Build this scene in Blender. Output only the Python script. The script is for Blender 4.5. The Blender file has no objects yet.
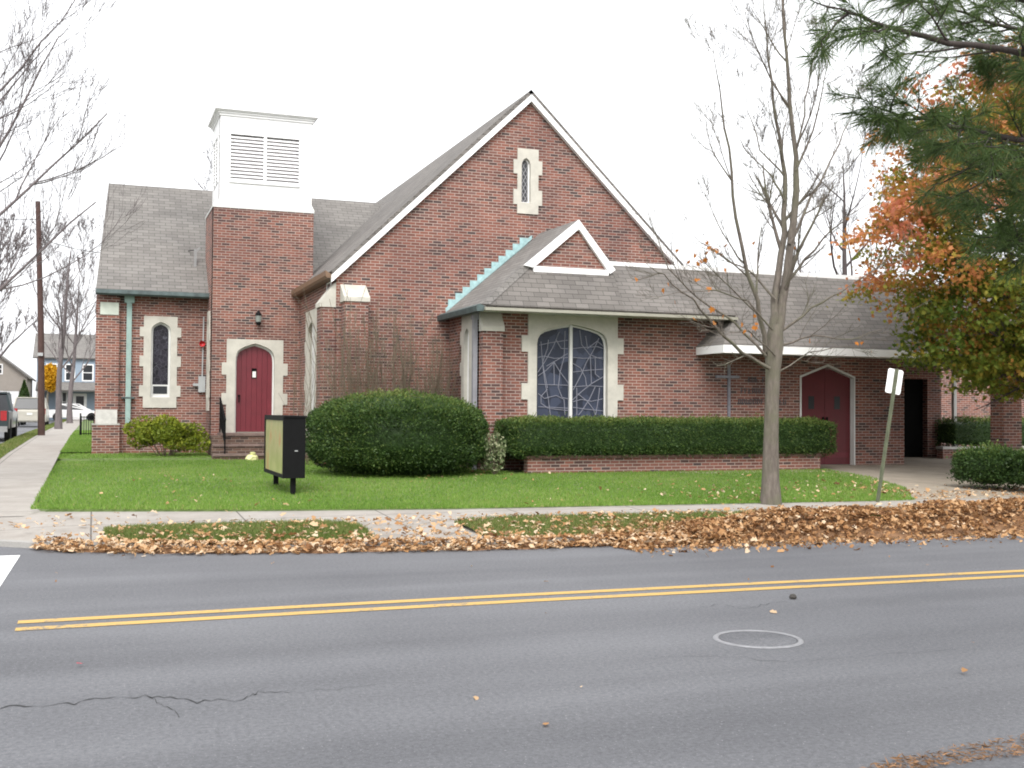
import bpy, math, random
import numpy as np
from mathutils import Vector, Matrix
from mathutils.geometry import tessellate_polygon

# ------------------------------------------------------------------ camera, sky, sun, exposure
S = bpy.context.scene
COL = S.collection
EYE = 1.6
YAW, PITCH, ROLL, FPX = math.radians(20.5), math.atan(27 / 1120), 0.007, 1120.0
cam = bpy.data.cameras.new('camera')
cam_o = bpy.data.objects.new('camera', cam)
COL.objects.link(cam_o)
cam.sensor_width = 36.0
cam.lens = FPX / 1024 * 36
cam.clip_end = 3000
Fw = Vector((math.sin(YAW) * math.cos(PITCH), math.cos(YAW) * math.cos(PITCH), math.sin(PITCH)))
Rt = Vector((math.cos(YAW), -math.sin(YAW), 0))
Up = Rt.cross(Fw)
R2 = Rt * math.cos(ROLL) + Up * math.sin(ROLL)
U2 = Up * math.cos(ROLL) - Rt * math.sin(ROLL)
cam_o.matrix_world = Matrix(((R2.x, U2.x, -Fw.x, 0), (R2.y, U2.y, -Fw.y, 0), (R2.z, U2.z, -Fw.z, EYE), (0, 0, 0, 1)))
S.camera = cam_o

SUN_EL, SUN_AZ = 48.0, 200.0        # degrees; azimuth clockwise from +Y (church depth)
world = bpy.data.worlds.new('World')
S.world = world
world.use_nodes = True
wn, wl = world.node_tree.nodes, world.node_tree.links
wn.clear()
sky = wn.new('ShaderNodeTexSky')
sky.sky_type = 'NISHITA'
sky.sun_disc = False
sky.sun_elevation = math.radians(SUN_EL)
sky.sun_rotation = math.radians(SUN_AZ)
sky.air_density, sky.dust_density, sky.ozone_density = 1.5, 6.0, 1.0
hs = wn.new('ShaderNodeHueSaturation')
hs.inputs['Saturation'].default_value = 0.10
bgn = wn.new('ShaderNodeBackground')
bgn.inputs['Strength'].default_value = 0.15
wo = wn.new('ShaderNodeOutputWorld')
wl.new(sky.outputs[0], hs.inputs['Color'])
cloud = wn.new('ShaderNodeMix')          # overcast: an even pale cloud layer over the sky colour
cloud.data_type = 'RGBA'
cloud.inputs[0].default_value = .7
cloud.inputs[7].default_value = (3.3, 3.35, 3.45, 1)
wl.new(hs.outputs[0], cloud.inputs[6])
wl.new(cloud.outputs[2], bgn.inputs['Color'])
wl.new(bgn.outputs[0], wo.inputs['Surface'])

sun = bpy.data.lights.new('sun', 'SUN')
sun.energy = 0.6
sun.angle = math.radians(28)
sun.color = (1.0, 0.97, 0.92)
sun_o = bpy.data.objects.new('sun', sun)
COL.objects.link(sun_o)
sd = Vector((math.sin(math.radians(SUN_AZ)) * math.cos(math.radians(SUN_EL)), math.cos(math.radians(SUN_AZ)) * math.cos(math.radians(SUN_EL)), math.sin(math.radians(SUN_EL))))
sun_o.rotation_euler = sd.to_track_quat('Z', 'Y').to_euler()
sun_o.location = (0, 0, 60)

S.view_settings.view_transform = 'Standard'
S.view_settings.look = 'None'
S.view_settings.gamma = 1.0
S.view_settings.exposure = 1.68
S.view_settings.use_curve_mapping = False
S.cycles.max_bounces = 6
S.cycles.transparent_max_bounces = 6
S.cycles.filter_width = 1.9

rng = np.random.default_rng(7)
rnd = random.Random(11)


def at(u, v, Y):
    """world point at depth Y seen in direction of photo pixel (u, v): used to read positions off the photo"""
    d = Fw + R2 * ((u - 512) / FPX) - U2 * ((v - 384) / FPX)
    return Vector((0, 0, EYE)) + d * (Y / d.y)


# ------------------------------------------------------------------ materials
def mat(name):
    m = bpy.data.materials.new(name)
    m.use_nodes = True
    n = m.node_tree.nodes
    return m, n, m.node_tree.links, n['Principled BSDF']


def ramp(n, stops):
    r = n.new('ShaderNodeValToRGB')
    e = r.color_ramp.elements
    e[0].position, e[0].color = stops[0][0], (*stops[0][1], 1)
    e[1].position, e[1].color = stops[-1][0], (*stops[-1][1], 1)
    for p, c in stops[1:-1]:
        x = e.new(p)
        x.color = (*c, 1)
    return r


def noise(n, l, scale, detail=4, rough=.6, vec=None, coord='Object'):
    t = n.new('ShaderNodeTexNoise')
    t.inputs['Scale'].default_value = scale
    t.inputs['Detail'].default_value = detail
    t.inputs['Roughness'].default_value = rough
    if vec is None:
        tc = n.new('ShaderNodeTexCoord')
        vec = tc.outputs[coord]
    l.new(vec, t.inputs['Vector'])
    return t


def mixc(n, l, a, b, fac, mode='MIX'):
    x = n.new('ShaderNodeMix')
    x.data_type = 'RGBA'
    x.blend_type = mode
    for s, v in ((6, a), (7, b), (0, fac)):
        if hasattr(v, 'links') or hasattr(v, 'is_linked'):
            l.new(v, x.inputs[s])
        elif s == 0:
            x.inputs[0].default_value = v
        else:
            x.inputs[s].default_value = (*v, 1)
    return x.outputs[2]


def bump(n, l, b, height, strength=.4, dist=.01):
    x = n.new('ShaderNodeBump')
    x.inputs['Strength'].default_value = strength
    x.inputs['Distance'].default_value = dist
    l.new(height, x.inputs['Height'])
    l.new(x.outputs[0], b.inputs['Normal'])


def plain(name, c, rough=.6, var=.15, scale=6, metal=0, bmp=0.0):
    m, n, l, b = mat(name)
    t = noise(n, l, scale, 5, .65)
    r = ramp(n, [(.3, tuple(x * (1 - var) for x in c)), (.7, tuple(min(1, x * (1 + var)) for x in c))])
    l.new(t.outputs[0], r.inputs[0])
    l.new(r.outputs[0], b.inputs['Base Color'])
    b.inputs['Roughness'].default_value = rough
    b.inputs['Metallic'].default_value = metal
    if bmp:
        t2 = noise(n, l, scale * 6, 4, .6)
        bump(n, l, b, t2.outputs[0], bmp, .01)
    return m


def brick(name, tones, mortar, var=.25, stain=0.25):
    m, n, l, b = mat(name)
    uv = n.new('ShaderNodeUVMap')
    bt = n.new('ShaderNodeTexBrick')
    bt.offset = .5
    bt.inputs['Color1'].default_value = (0, 0, 0, 1)
    bt.inputs['Color2'].default_value = (1, 1, 1, 1)
    bt.inputs['Mortar'].default_value = (.5, .5, .5, 1)
    bt.inputs['Scale'].default_value = 1.0
    bt.inputs['Mortar Size'].default_value = .0085
    bt.inputs['Mortar Smooth'].default_value = .2
    bt.inputs['Brick Width'].default_value = .2135
    bt.inputs['Row Height'].default_value = .0685
    l.new(uv.outputs[0], bt.inputs['Vector'])
    r = ramp(n, tones)
    r.color_ramp.interpolation = 'LINEAR'
    l.new(bt.outputs['Color'], r.inputs[0])
    big = noise(n, l, .55, 4, .6)
    fine = noise(n, l, 40, 3, .6)
    c1 = mixc(n, l, r.outputs[0], fine.outputs[0], .12, 'OVERLAY')
    rm = ramp(n, [(.3, tuple(x * .85 for x in mortar)), (.7, mortar)])
    l.new(noise(n, l, 3, 4, .6).outputs[0], rm.inputs[0])
    c2 = mixc(n, l, c1, rm.outputs[0], bt.outputs['Fac'])
    rs = ramp(n, [(.3, (1 - stain, 1 - stain, 1 - stain * .9)), (.65, (1, 1, 1))])
    l.new(big.outputs[0], rs.inputs[0])
    c3 = mixc(n, l, c2, rs.outputs[0], 1.0, 'MULTIPLY')
    l.new(c3, b.inputs['Base Color'])
    b.inputs['Roughness'].default_value = .9
    inv = n.new('ShaderNodeMath')
    inv.operation = 'SUBTRACT'
    inv.inputs[0].default_value = 1
    l.new(bt.outputs['Fac'], inv.inputs[1])
    bump(n, l, b, inv.outputs[0], .5, .006)
    return m


M = {}
BT = [(0, (.062, .043, .041)), (.2, (.130, .052, .041)), (.5, (.205, .078, .057)), (.8, (.255, .096, .067)), (1, (.16, .082, .070))]
M['brick'] = brick('red_brick', BT, (.42, .335, .285), stain=.38)
M['stone'] = plain('cast_stone', (.47, .45, .395), .85, .14, 3, bmp=.1)
M['stone_grey'] = plain('weathered_stone', (.42, .41, .38), .85, .2, 5, bmp=.1)
M['white'] = plain('white_paint', (.80, .80, .80), .5, .03, 3)
M['white_dull'] = plain('dull_white_paint', (.60, .60, .58), .55, .08, 3)
M['copper'] = plain('verdigris_copper', (.30, .45, .46), .7, .25, 8)
M['copper_dark'] = plain('dark_aged_copper', (.06, .085, .085), .6, .4, 5)
M['copper_pale'] = plain('pale_aged_copper', (.26, .36, .33), .7, .15, 4)
M['gutter_brown'] = plain('brown_gutter', (.16, .095, .055), .5, .15, 4)
M['red_door'] = plain('red_door_paint', (.135, .015, .024), .45, .12, 4)
M['red_door_dark'] = plain('dark_red_door_paint', (.10, .010, .015), .45, .12, 4)
M['black_metal'] = plain('black_metal', (.004, .004, .0045), .7, .2, 8)
M['black_metal'].node_tree.nodes['Principled BSDF'].inputs['Specular IOR Level'].default_value = .15
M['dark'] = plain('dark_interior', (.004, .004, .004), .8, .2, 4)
M['steel'] = plain('grey_steel', (.25, .25, .25), .5, .15, 8, .3)
M['tarnish'] = plain('tarnished_metal', (.085, .085, .092), .6, .25, 14, .2)
M['galv'] = plain('galvanised_grey', (.36, .37, .37), .5, .1, 6)
M['red_plastic'] = plain('red_enamel', (.45, .02, .025), .4, .1, 8)
M['paper'] = plain('white_paper', (.75, .74, .70), .8, .03, 10)
M['glass_dark'] = plain('dark_window_glass', (.012, .014, .018), .3, .3, 3)
M['wood_pole'] = plain('brown_utility_pole_wood', (.065, .034, .028), .85, .25, 5, bmp=.2)
M['post_green'] = plain('olive_green_steel', (.085, .095, .055), .6, .25, 9)
M['cloth'] = plain('pale_yellow_plastic', (.62, .62, .30), .6, .2, 12)


def shingles(name, a, bcol):
    m, n, l, b = mat(name)
    uv = n.new('ShaderNodeUVMap')
    bt = n.new('ShaderNodeTexBrick')
    bt.offset = .5
    bt.inputs['Color1'].default_value = (0, 0, 0, 1)
    bt.inputs['Color2'].default_value = (1, 1, 1, 1)
    bt.inputs['Mortar'].default_value = (.3, .3, .3, 1)
    bt.inputs['Scale'].default_value = 1
    bt.inputs['Mortar Size'].default_value = .008
    bt.inputs['Mortar Smooth'].default_value = .5
    bt.inputs['Brick Width'].default_value = .31
    bt.inputs['Row Height'].default_value = .135
    l.new(uv.outputs[0], bt.inputs['Vector'])
    r = ramp(n, [(0, a), (.5, tuple((x + y) / 2 for x, y in zip(a, bcol))), (1, bcol)])
    l.new(bt.outputs['Color'], r.inputs[0])
    c2 = mixc(n, l, r.outputs[0], tuple(x * .45 for x in a), bt.outputs['Fac'])
    big = noise(n, l, .8, 4, .6)
    rs = ramp(n, [(.3, (.80, .80, .80)), (.7, (1.08, 1.07, 1.05))])
    l.new(big.outputs[0], rs.inputs[0])
    c3 = mixc(n, l, c2, rs.outputs[0], 1.0, 'MULTIPLY')
    fine = noise(n, l, 60, 2, .6)
    c4 = mixc(n, l, c3, fine.outputs[0], .15, 'OVERLAY')
    l.new(c4, b.inputs['Base Color'])
    b.inputs['Roughness'].default_value = .95
    sx = n.new('ShaderNodeSeparateXYZ')
    l.new(uv.outputs[0], sx.inputs[0])
    md = n.new('ShaderNodeMath')
    md.operation = 'MODULO'
    md.inputs[1].default_value = .135
    l.new(sx.outputs[1], md.inputs[0])
    inv = n.new('ShaderNodeMath')
    inv.operation = 'MULTIPLY'
    inv.inputs[1].default_value = -6
    l.new(md.outputs[0], inv.inputs[0])
    bump(n, l, b, inv.outputs[0], .7, .02)
    return m


M['shingle'] = shingles('grey_brown_shingles', (.122, .112, .104), (.168, .155, .145))
M['shingle_light'] = shingles('weathered_grey_shingles', (.150, .141, .133), (.198, .187, .177))


def leaded(name, glass, lead, scale, width, stretch=(1, 1, 1)):
    m, n, l, b = mat(name)
    tc = n.new('ShaderNodeTexCoord')
    mp = n.new('ShaderNodeMapping')
    mp.inputs['Scale'].default_value = stretch
    l.new(tc.outputs['Object'], mp.inputs[0])
    nz = noise(n, l, 1.5, 2, .5, mp.outputs[0])
    mv = n.new('ShaderNodeMix')
    mv.data_type = 'VECTOR'
    mv.inputs[0].default_value = .12
    l.new(mp.outputs[0], mv.inputs[4])
    l.new(nz.outputs['Color'], mv.inputs[5])
    vo = n.new('ShaderNodeTexVoronoi')
    vo.feature = 'DISTANCE_TO_EDGE'
    vo.inputs['Scale'].default_value = scale
    l.new(mv.outputs[1], vo.inputs['Vector'])
    vc = n.new('ShaderNodeTexVoronoi')
    vc.inputs['Scale'].default_value = scale
    l.new(mv.outputs[1], vc.inputs['Vector'])
    rg = ramp(n, [(0, tuple(x * .5 for x in glass)), (.5, glass), (1, tuple(x * 1.5 for x in glass))])
    sp = n.new('ShaderNodeSeparateColor')
    l.new(vc.outputs['Color'], sp.inputs[0])
    l.new(sp.outputs[0], rg.inputs[0])
    st = ramp(n, [(width, (1, 1, 1)), (width * 1.5, (0, 0, 0))])
    l.new(vo.outputs['Distance'], st.inputs[0])
    c = mixc(n, l, rg.outputs[0], lead, st.outputs[0])
    l.new(c, b.inputs['Base Color'])
    rr = ramp(n, [(0, (.3, .3, .3)), (1, (.6, .6, .6))])
    l.new(st.outputs[0], rr.inputs[0])
    l.new(rr.outputs[0], b.inputs['Roughness'])
    return m


M['stained'] = leaded('blue_grey_leaded_glass', (.036, .043, .066), (.03, .035, .055), 4.0, .004, (1, 1, .8))
M['stained_dark'] = leaded('dark_leaded_glass', (.022, .020, .028), (.07, .07, .085), 11, .02)


def diamond(name):
    m, n, l, b = mat(name)
    uv = n.new('ShaderNodeUVMap')
    mp = n.new('ShaderNodeMapping')
    mp.inputs['Rotation'].default_value = (0, 0, math.radians(45))
    mp.inputs['Scale'].default_value = (1.4, .8, 1)
    l.new(uv.outputs[0], mp.inputs[0])
    bt = n.new('ShaderNodeTexBrick')
    bt.offset = 0
    bt.inputs['Color1'].default_value = (.02, .02, .025, 1)
    bt.inputs['Color2'].default_value = (.035, .035, .04, 1)
    bt.inputs['Mortar'].default_value = (.22, .22, .23, 1)
    bt.inputs['Scale'].default_value = 1
    bt.inputs['Mortar Size'].default_value = .011
    bt.inputs['Brick Width'].default_value = .10
    bt.inputs['Row Height'].default_value = .10
    l.new(mp.outputs[0], bt.inputs['Vector'])
    l.new(bt.outputs['Color'], b.inputs['Base Color'])
    b.inputs['Roughness'].default_value = .3
    return m


for k_ in ('stained', 'stained_dark'):
    M[k_].node_tree.nodes['Principled BSDF'].inputs['Specular IOR Level'].default_value = .2
M['dark'].node_tree.nodes['Principled BSDF'].inputs['Specular IOR Level'].default_value = .05
M['diamond'] = diamond('diamond_leaded_glass')


def asphalt(name):
    m, n, l, b = mat(name)
    big = noise(n, l, .35, 5, .6)
    fine = noise(n, l, 34, 6, .85)
    sp = noise(n, l, 75, 1, .5)
    tc = n.new('ShaderNodeTexCoord')
    mp = n.new('ShaderNodeMapping')
    mp.inputs['Scale'].default_value = (.06, 1.1, 1)
    l.new(tc.outputs['Object'], mp.inputs[0])
    tr = noise(n, l, 1.0, 3, .5, mp.outputs[0])
    r = ramp(n, [(.30, (.058, .060, .066)), (.70, (.168, .170, .182))])
    l.new(fine.outputs[0], r.inputs[0])
    r2 = ramp(n, [(.3, (.84, .84, .85)), (.5, (1, 1, 1)), (.7, (1.12, 1.12, 1.11))])
    l.new(big.outputs[0], r2.inputs[0])
    r3 = ramp(n, [(.35, (.78, .78, .79)), (.65, (1.08, 1.08, 1.08))])
    l.new(tr.outputs[0], r3.inputs[0])
    c = mixc(n, l, r.outputs[0], r2.outputs[0], 1, 'MULTIPLY')
    c = mixc(n, l, c, r3.outputs[0], 1, 'MULTIPLY')
    rs = ramp(n, [(.68, (0, 0, 0)), (.78, (1, 1, 1))])
    l.new(sp.outputs[0], rs.inputs[0])
    c = mixc(n, l, c, (.27, .27, .28), rs.outputs[0])
    l.new(c, b.inputs['Base Color'])
    b.inputs['Roughness'].default_value = .8
    bump(n, l, b, fine.outputs[0], .5, .006)
    return m


M['asphalt'] = asphalt('worn_asphalt')


def concrete(name, a, bcol, joint=None):
    m, n, l, b = mat(name)
    t = noise(n, l, 1.6, 8, .7)
    f = noise(n, l, 50, 3, .7)
    r = ramp(n, [(.3, a), (.7, bcol)])
    l.new(t.outputs[0], r.inputs[0])
    c = mixc(n, l, r.outputs[0], f.outputs[0], .2, 'OVERLAY')
    if joint:
        tc = n.new('ShaderNodeTexCoord')
        bt = n.new('ShaderNodeTexBrick')
        bt.offset = 0
        bt.inputs['Scale'].default_value = 1
        bt.inputs['Mortar Size'].default_value = .012
        bt.inputs['Mortar Smooth'].default_value = .3
        bt.inputs['Brick Width'].default_value = joint
        bt.inputs['Row Height'].default_value = joint
        l.new(tc.outputs['Object'], bt.inputs['Vector'])
        c = mixc(n, l, c, tuple(x * .4 for x in a), bt.outputs['Fac'])
    l.new(c, b.inputs['Base Color'])
    b.inputs['Roughness'].default_value = .9
    bump(n, l, b, f.outputs[0], .2, .004)
    return m


M['concrete'] = concrete('pale_concrete', (.235, .212, .188), (.335, .31, .282), 1.9)
M['concrete_tan'] = concrete('tan_concrete', (.21, .175, .135), (.33, .285, .225), 2.6)
M['kerb'] = concrete('kerb_concrete', (.22, .21, .20), (.33, .32, .30))
M['soil'] = concrete('lawn_soil', (.07, .11, .025), (.12, .17, .045))
M['earth'] = concrete('earth', (.07, .075, .045), (.12, .12, .075))
M['yellow'] = plain('worn_yellow_paint', (.47, .30, .085), .7, .25, 25)
def chipped(name, c):
    m, n, l, b = mat(name)
    t = noise(n, l, 22, 6, .8)
    t2 = noise(n, l, 2.2, 3, .6)
    r = ramp(n, [(.40, (.13, .13, .13)), (.50, c)])
    ad = n.new('ShaderNodeMath')
    ad.operation = 'MULTIPLY_ADD'
    l.new(t2.outputs[0], ad.inputs[0])
    ad.inputs[1].default_value = .55
    l.new(t.outputs[0], ad.inputs[2])
    sb = n.new('ShaderNodeMath')
    sb.operation = 'SUBTRACT'
    l.new(ad.outputs[0], sb.inputs[0])
    sb.inputs[1].default_value = .20
    l.new(sb.outputs[0], r.inputs[0])
    l.new(r.outputs[0], b.inputs['Base Color'])
    b.inputs['Roughness'].default_value = .75
    return m


M['yellow'] = chipped('chipped_yellow_paint', (.46, .295, .085))
M['line_white'] = plain('worn_white_paint', (.60, .60, .60), .7, .2, 20)
M['crack'] = plain('dark_crack', (.028, .028, .030), .9, .2, 20)


def tinted(name, stops, rough=.6, trans=0.0):
    """colour varies from leaf to leaf through the 'tint' attribute"""
    m, n, l, b = mat(name)
    a = n.new('ShaderNodeAttribute')
    a.attribute_name = 'tint'
    r = ramp(n, stops)
    l.new(a.outputs['Fac'], r.inputs[0])
    l.new(r.outputs[0], b.inputs['Base Color'])
    b.inputs['Roughness'].default_value = rough
    b.inputs['Specular IOR Level'].default_value = .25
    if trans:
        tr = n.new('ShaderNodeBsdfTranslucent')
        l.new(r.outputs[0], tr.inputs['Color'])
        mx = n.new('ShaderNodeMixShader')
        mx.inputs[0].default_value = trans
        l.new(b.outputs[0], mx.inputs[1])
        l.new(tr.outputs[0], mx.inputs[2])
        l.new(mx.outputs[0], n['Material Output'].inputs['Surface'])
    return m


M['grass'] = tinted('lawn_grass', [(0, (.085, .17, .024)), (.5, (.165, .295, .046)), (.85, (.235, .355, .075)), (1, (.38, .35, .15))], .6, .4)
M['grass_strip'] = tinted('verge_grass', [(0, (.07, .11, .02)), (.5, (.13, .18, .04)), (1, (.28, .24, .11))], .6, .3)
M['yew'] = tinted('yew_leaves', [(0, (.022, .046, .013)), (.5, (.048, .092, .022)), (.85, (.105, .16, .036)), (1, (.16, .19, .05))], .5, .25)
M['yellow_shrub'] = tinted('yellow_green_leaves', [(0, (.07, .10, .012)), (.5, (.17, .22, .020)), (1, (.30, .32, .035))], .5, .25)
M['variegated'] = tinted('variegated_leaves', [(0, (.05, .09, .03)), (.5, (.16, .20, .09)), (1, (.42, .42, .27))], .5, .25)
M['pine'] = tinted('pine_needles', [(0, (.030, .056, .017)), (.5, (.070, .118, .034)), (.9, (.12, .175, .055)), (1, (.17, .165, .06))], .45, .4)
M['maple'] = tinted('autumn_maple_leaves', [(0, (.06, .105, .016)), (.28, (.13, .17, .022)), (.48, (.27, .24, .035)), (.62, (.44, .21, .055)), (.8, (.52, .20, .085)), (1, (.54, .19, .12))], .55, .45)
M['fallen'] = tinted('fallen_leaves', [(0, (.065, .030, .015)), (.25, (.20, .095, .040)), (.5, (.36, .19, .080)), (.75, (.50, .31, .16)), (1, (.64, .50, .35))], .75, .25)
M['orange_leaf'] = tinted('orange_leaves', [(0, (.38, .13, .02)), (1, (.55, .20, .03))], .6, .4)
M['yellow_leaf'] = tinted('yellow_leaves', [(0, (.55, .30, .015)), (1, (.70, .42, .03))], .6, .4)
M['litter'] = plain('brown_leaf_litter', (.20, .11, .055), .9, .4, 18)
M['needle_litter'] = tinted('needle_litter', [(0, (.10, .055, .028)), (1, (.30, .17, .09))], .8)


def bark(name, a, bcol, green=None):
    m, n, l, b = mat(name)
    tc = n.new('ShaderNodeTexCoord')
    mp = n.new('ShaderNodeMapping')
    mp.inputs['Scale'].default_value = (9, 9, 2.2)
    l.new(tc.outputs['Object'], mp.inputs[0])
    t = noise(n, l, 1.6, 6, .7, mp.outputs[0])
    r = ramp(n, [(.3, a), (.7, bcol)])
    l.new(t.outputs[0], r.inputs[0])
    c = r.outputs[0]
    if green:
        g = noise(n, l, 1.7, 4, .7)
        rg = ramp(n, [(.45, (0, 0, 0)), (.65, (.7, .7, .7))])
        l.new(g.outputs[0], rg.inputs[0])
        c = mixc(n, l, c, green, rg.outputs[0])
    l.new(c, b.inputs['Base Color'])
    b.inputs['Roughness'].default_value = .9
    bump(n, l, b, t.outputs[0], .6, .02)
    return m


M['bark'] = bark('grey_bark', (.066, .054, .044), (.165, .140, .118), (.100, .102, .060))
M['bark_dark'] = bark('dark_bark', (.045, .034, .034), (.095, .078, .076))
M['bark_pine'] = bark('pine_bark', (.018, .013, .012), (.045, .034, .029))
M['bark_far'] = bark('grey_brown_bark', (.085, .070, .072), (.16, .135, .135))
M['stem'] = bark('brown_stems', (.075, .058, .038), (.20, .16, .11))


# ------------------------------------------------------------------ helpers
def wloc(o):
    v = Vector((0, 0, 0))
    while o is not None:
        v += o.location
        o = o.parent
    return v


def props(o, label=None, cat=None, group=None, kind=None):
    for k, v in (('label', label), ('category', cat), ('group', group), ('kind', kind)):
        if v:
            o[k] = v
    return o


def thing(name, label, cat, loc=(0, 0, 0), group=None):
    o = bpy.data.objects.new(name, None)
    o.empty_display_size = .2
    COL.objects.link(o)
    o.location = loc
    return props(o, label, cat, group)


def link(name, me, material, parent=None, base=None):
    o = bpy.data.objects.new(name, me)
    COL.objects.link(o)
    if material is not None:
        me.materials.append(material)
    off = wloc(parent) if parent else (Vector(base) if base else Vector((0, 0, 0)))
    if off.length > 0:
        me.transform(Matrix.Translation(-off))
    if parent:
        o.parent = parent
    elif base:
        o.location = base
    return o


class MB:
    def __init__(s):
        s.v, s.f = [], []

    def face(s, pts):
        i = len(s.v)
        s.v += [Vector(p) for p in pts]
        s.f.append(list(range(i, i + len(pts))))

    def box(s, x0, x1, y0, y1, z0, z1):
        i = len(s.v)
        for x in (x0, x1):
            for y in (y0, y1):
                for z in (z0, z1):
                    s.v.append(Vector((x, y, z)))
        for q in ((0, 1, 3, 2), (4, 6, 7, 5), (0, 4, 5, 1), (2, 3, 7, 6), (0, 2, 6, 4), (1, 5, 7, 3)):
            s.f.append([i + k for k in q])
        return s

    def prism(s, poly, vec):
        """polygon (3D points) extruded by vec"""
        vec = Vector(vec)
        p = [Vector(a) for a in poly]
        nrm = Vector((0, 0, 0))
        for k in range(len(p)):
            nrm += p[k].cross(p[(k + 1) % len(p)])
        if nrm.dot(vec) > 0:
            p.reverse()
        s.face(p)
        s.face([a + vec for a in reversed(p)])
        for k in range(len(p)):
            a, b = p[k], p[(k + 1) % len(p)]
            s.face([b, a, a + vec, b + vec])
        return s

    def bar(s, a, b, w, h=None, up=(0, 0, 1)):
        a, b = Vector(a), Vector(b)
        h = h or w
        d = (b - a).normalized()
        u = Vector(up)
        if abs(d.dot(u)) > .99:
            u = Vector((0, 1, 0))
        x = d.cross(u).normalized() * w / 2
        y = x.cross(d).normalized() * h / 2
        s.prism([a + x + y, a - x + y, a - x - y, a + x - y], b - a)
        return s

    def tube(s, pts, rad, n=8, cap=True):
        pts = [Vector(p) for p in pts]
        if not hasattr(rad, '__len__'):
            rad = [rad] * len(pts)
        rings = []
        for k, p in enumerate(pts):
            d = (pts[min(k + 1, len(pts) - 1)] - pts[max(k - 1, 0)]).normalized()
            u = Vector((0, 0, 1)) if abs(d.z) < .9 else Vector((1, 0, 0))
            x = d.cross(u).normalized()
            y = d.cross(x)
            i = len(s.v)
            for j in range(n):
                t = 2 * math.pi * j / n
                s.v.append(p + (x * math.cos(t) + y * math.sin(t)) * rad[k])
            rings.append(i)
        for k in range(len(pts) - 1):
            a, b = rings[k], rings[k + 1]
            for j in range(n):
                s.f.append([a + j, b + j, b + (j + 1) % n, a + (j + 1) % n])
        if cap:
            s.f.append([rings[0] + j for j in range(n)])
            s.f.append([rings[-1] + j for j in reversed(range(n))])
        return s

    def lathe(s, c, prof, n=24, axis='Z'):
        c = Vector(c)
        rings = []
        for r, z in prof:
            i = len(s.v)
            for j in range(n):
                t = 2 * math.pi * j / n
                a, b = r * math.cos(t), r * math.sin(t)
                s.v.append(c + (Vector((a, b, z)) if axis == 'Z' else Vector((z, a, b)) if axis == 'X' else Vector((a, -z, b))))
            rings.append(i)
        for k in range(len(prof) - 1):
            a, b = rings[k], rings[k + 1]
            for j in range(n):
                s.f.append([a + j, a + (j + 1) % n, b + (j + 1) % n, b + j])
        return s

    def panel(s, O, a, loops, f=0.0, bk=.2, back=False):
        """vertical plate: 2D loops (along a, up z), first outer then holes; outward normal a x z"""
        O, a, b = Vector(O), Vector(a), Vector((0, 0, 1))
        n = a.cross(b)

        def area(L):
            return sum(L[k][0] * L[(k + 1) % len(L)][1] - L[(k + 1) % len(L)][0] * L[k][1] for k in range(len(L)))
        LL = []
        for k, L in enumerate(loops):
            L = list(L)
            if (area(L) < 0) == (k == 0):
                L.reverse()
            LL.append(L)
        flat = [p for L in LL for p in L]
        tri = tessellate_polygon([[Vector((p[0], p[1], 0)) for p in L] for L in LL])
        i = len(s.v)
        s.v += [O + a * p[0] + b * p[1] + n * f for p in flat]
        for t in tri:
            q = [flat[k] for k in t]
            t = list(t)
            if area(q) < 0:
                t.reverse()
            s.f.append([i + k for k in t])
            if back:
                pass
        j = len(s.v)
        s.v += [O + a * p[0] + b * p[1] - n * bk for p in flat]
        o = 0
        for L in LL:
            m = len(L)
            for k in range(m):
                k2 = (k + 1) % m
                s.f.append([i + o + k2, i + o + k, j + o + k, j + o + k2])
            o += m
        if back:
            for t in tri:
                q = [flat[k] for k in t]
                t = list(t)
                if area(q) > 0:
                    t.reverse()
                s.f.append([j + k for k in t])
        return s

    def build(s, name, material, parent=None, base=None, smooth=False):
        me = bpy.data.meshes.new(name)
        me.from_pydata([tuple(v) for v in s.v], [], s.f)
        me.update()
        uv = me.uv_layers.new(name='UVMap')
        Z = Vector((0, 0, 1))
        for p in me.polygons:
            n = p.normal
            ua = Vector((1, 0, 0)) if abs(n.z) > .995 else Z.cross(n).normalized()
            va = n.cross(ua)
            for li in p.loop_indices:
                c = me.vertices[me.loops[li].vertex_index].co
                uv.data[li].uv = (c.dot(ua), c.dot(va))
            p.use_smooth = smooth
        return link(name, me, material, parent, base)


def np_obj(name, V, k, material, parent=None, base=None, tint=None, smooth=False, idx=None):
    """mesh from arrays: V (N,3); faces of k verts: consecutive, or idx (F,k)"""
    V = np.asarray(V, dtype=np.float32).reshape(-1, 3)
    if idx is None:
        idx = np.arange(len(V), dtype=np.int32).reshape(-1, k)
    idx = np.asarray(idx, dtype=np.int32)
    me = bpy.data.meshes.new(name)
    me.vertices.add(len(V))
    me.vertices.foreach_set('co', V.ravel())
    me.loops.add(idx.size)
    me.loops.foreach_set('vertex_index', idx.ravel())
    me.polygons.add(len(idx))
    me.polygons.foreach_set('loop_start', np.arange(0, idx.size, k, dtype=np.int32))
    if smooth:
        me.polygons.foreach_set('use_smooth', np.ones(len(idx), dtype=bool))
    me.update(calc_edges=True)
    me.validate()
    if tint is not None:
        at_ = me.attributes.new('tint', 'FLOAT', 'POINT')
        at_.data.foreach_set('value', np.asarray(tint, dtype=np.float32).ravel())
    return link(name, me, material, parent, base)


def unit(a):
    return a / np.maximum(np.linalg.norm(a, axis=-1, keepdims=True), 1e-9)


def rvec(n):
    return unit(rng.normal(size=(n, 3)))


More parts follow.
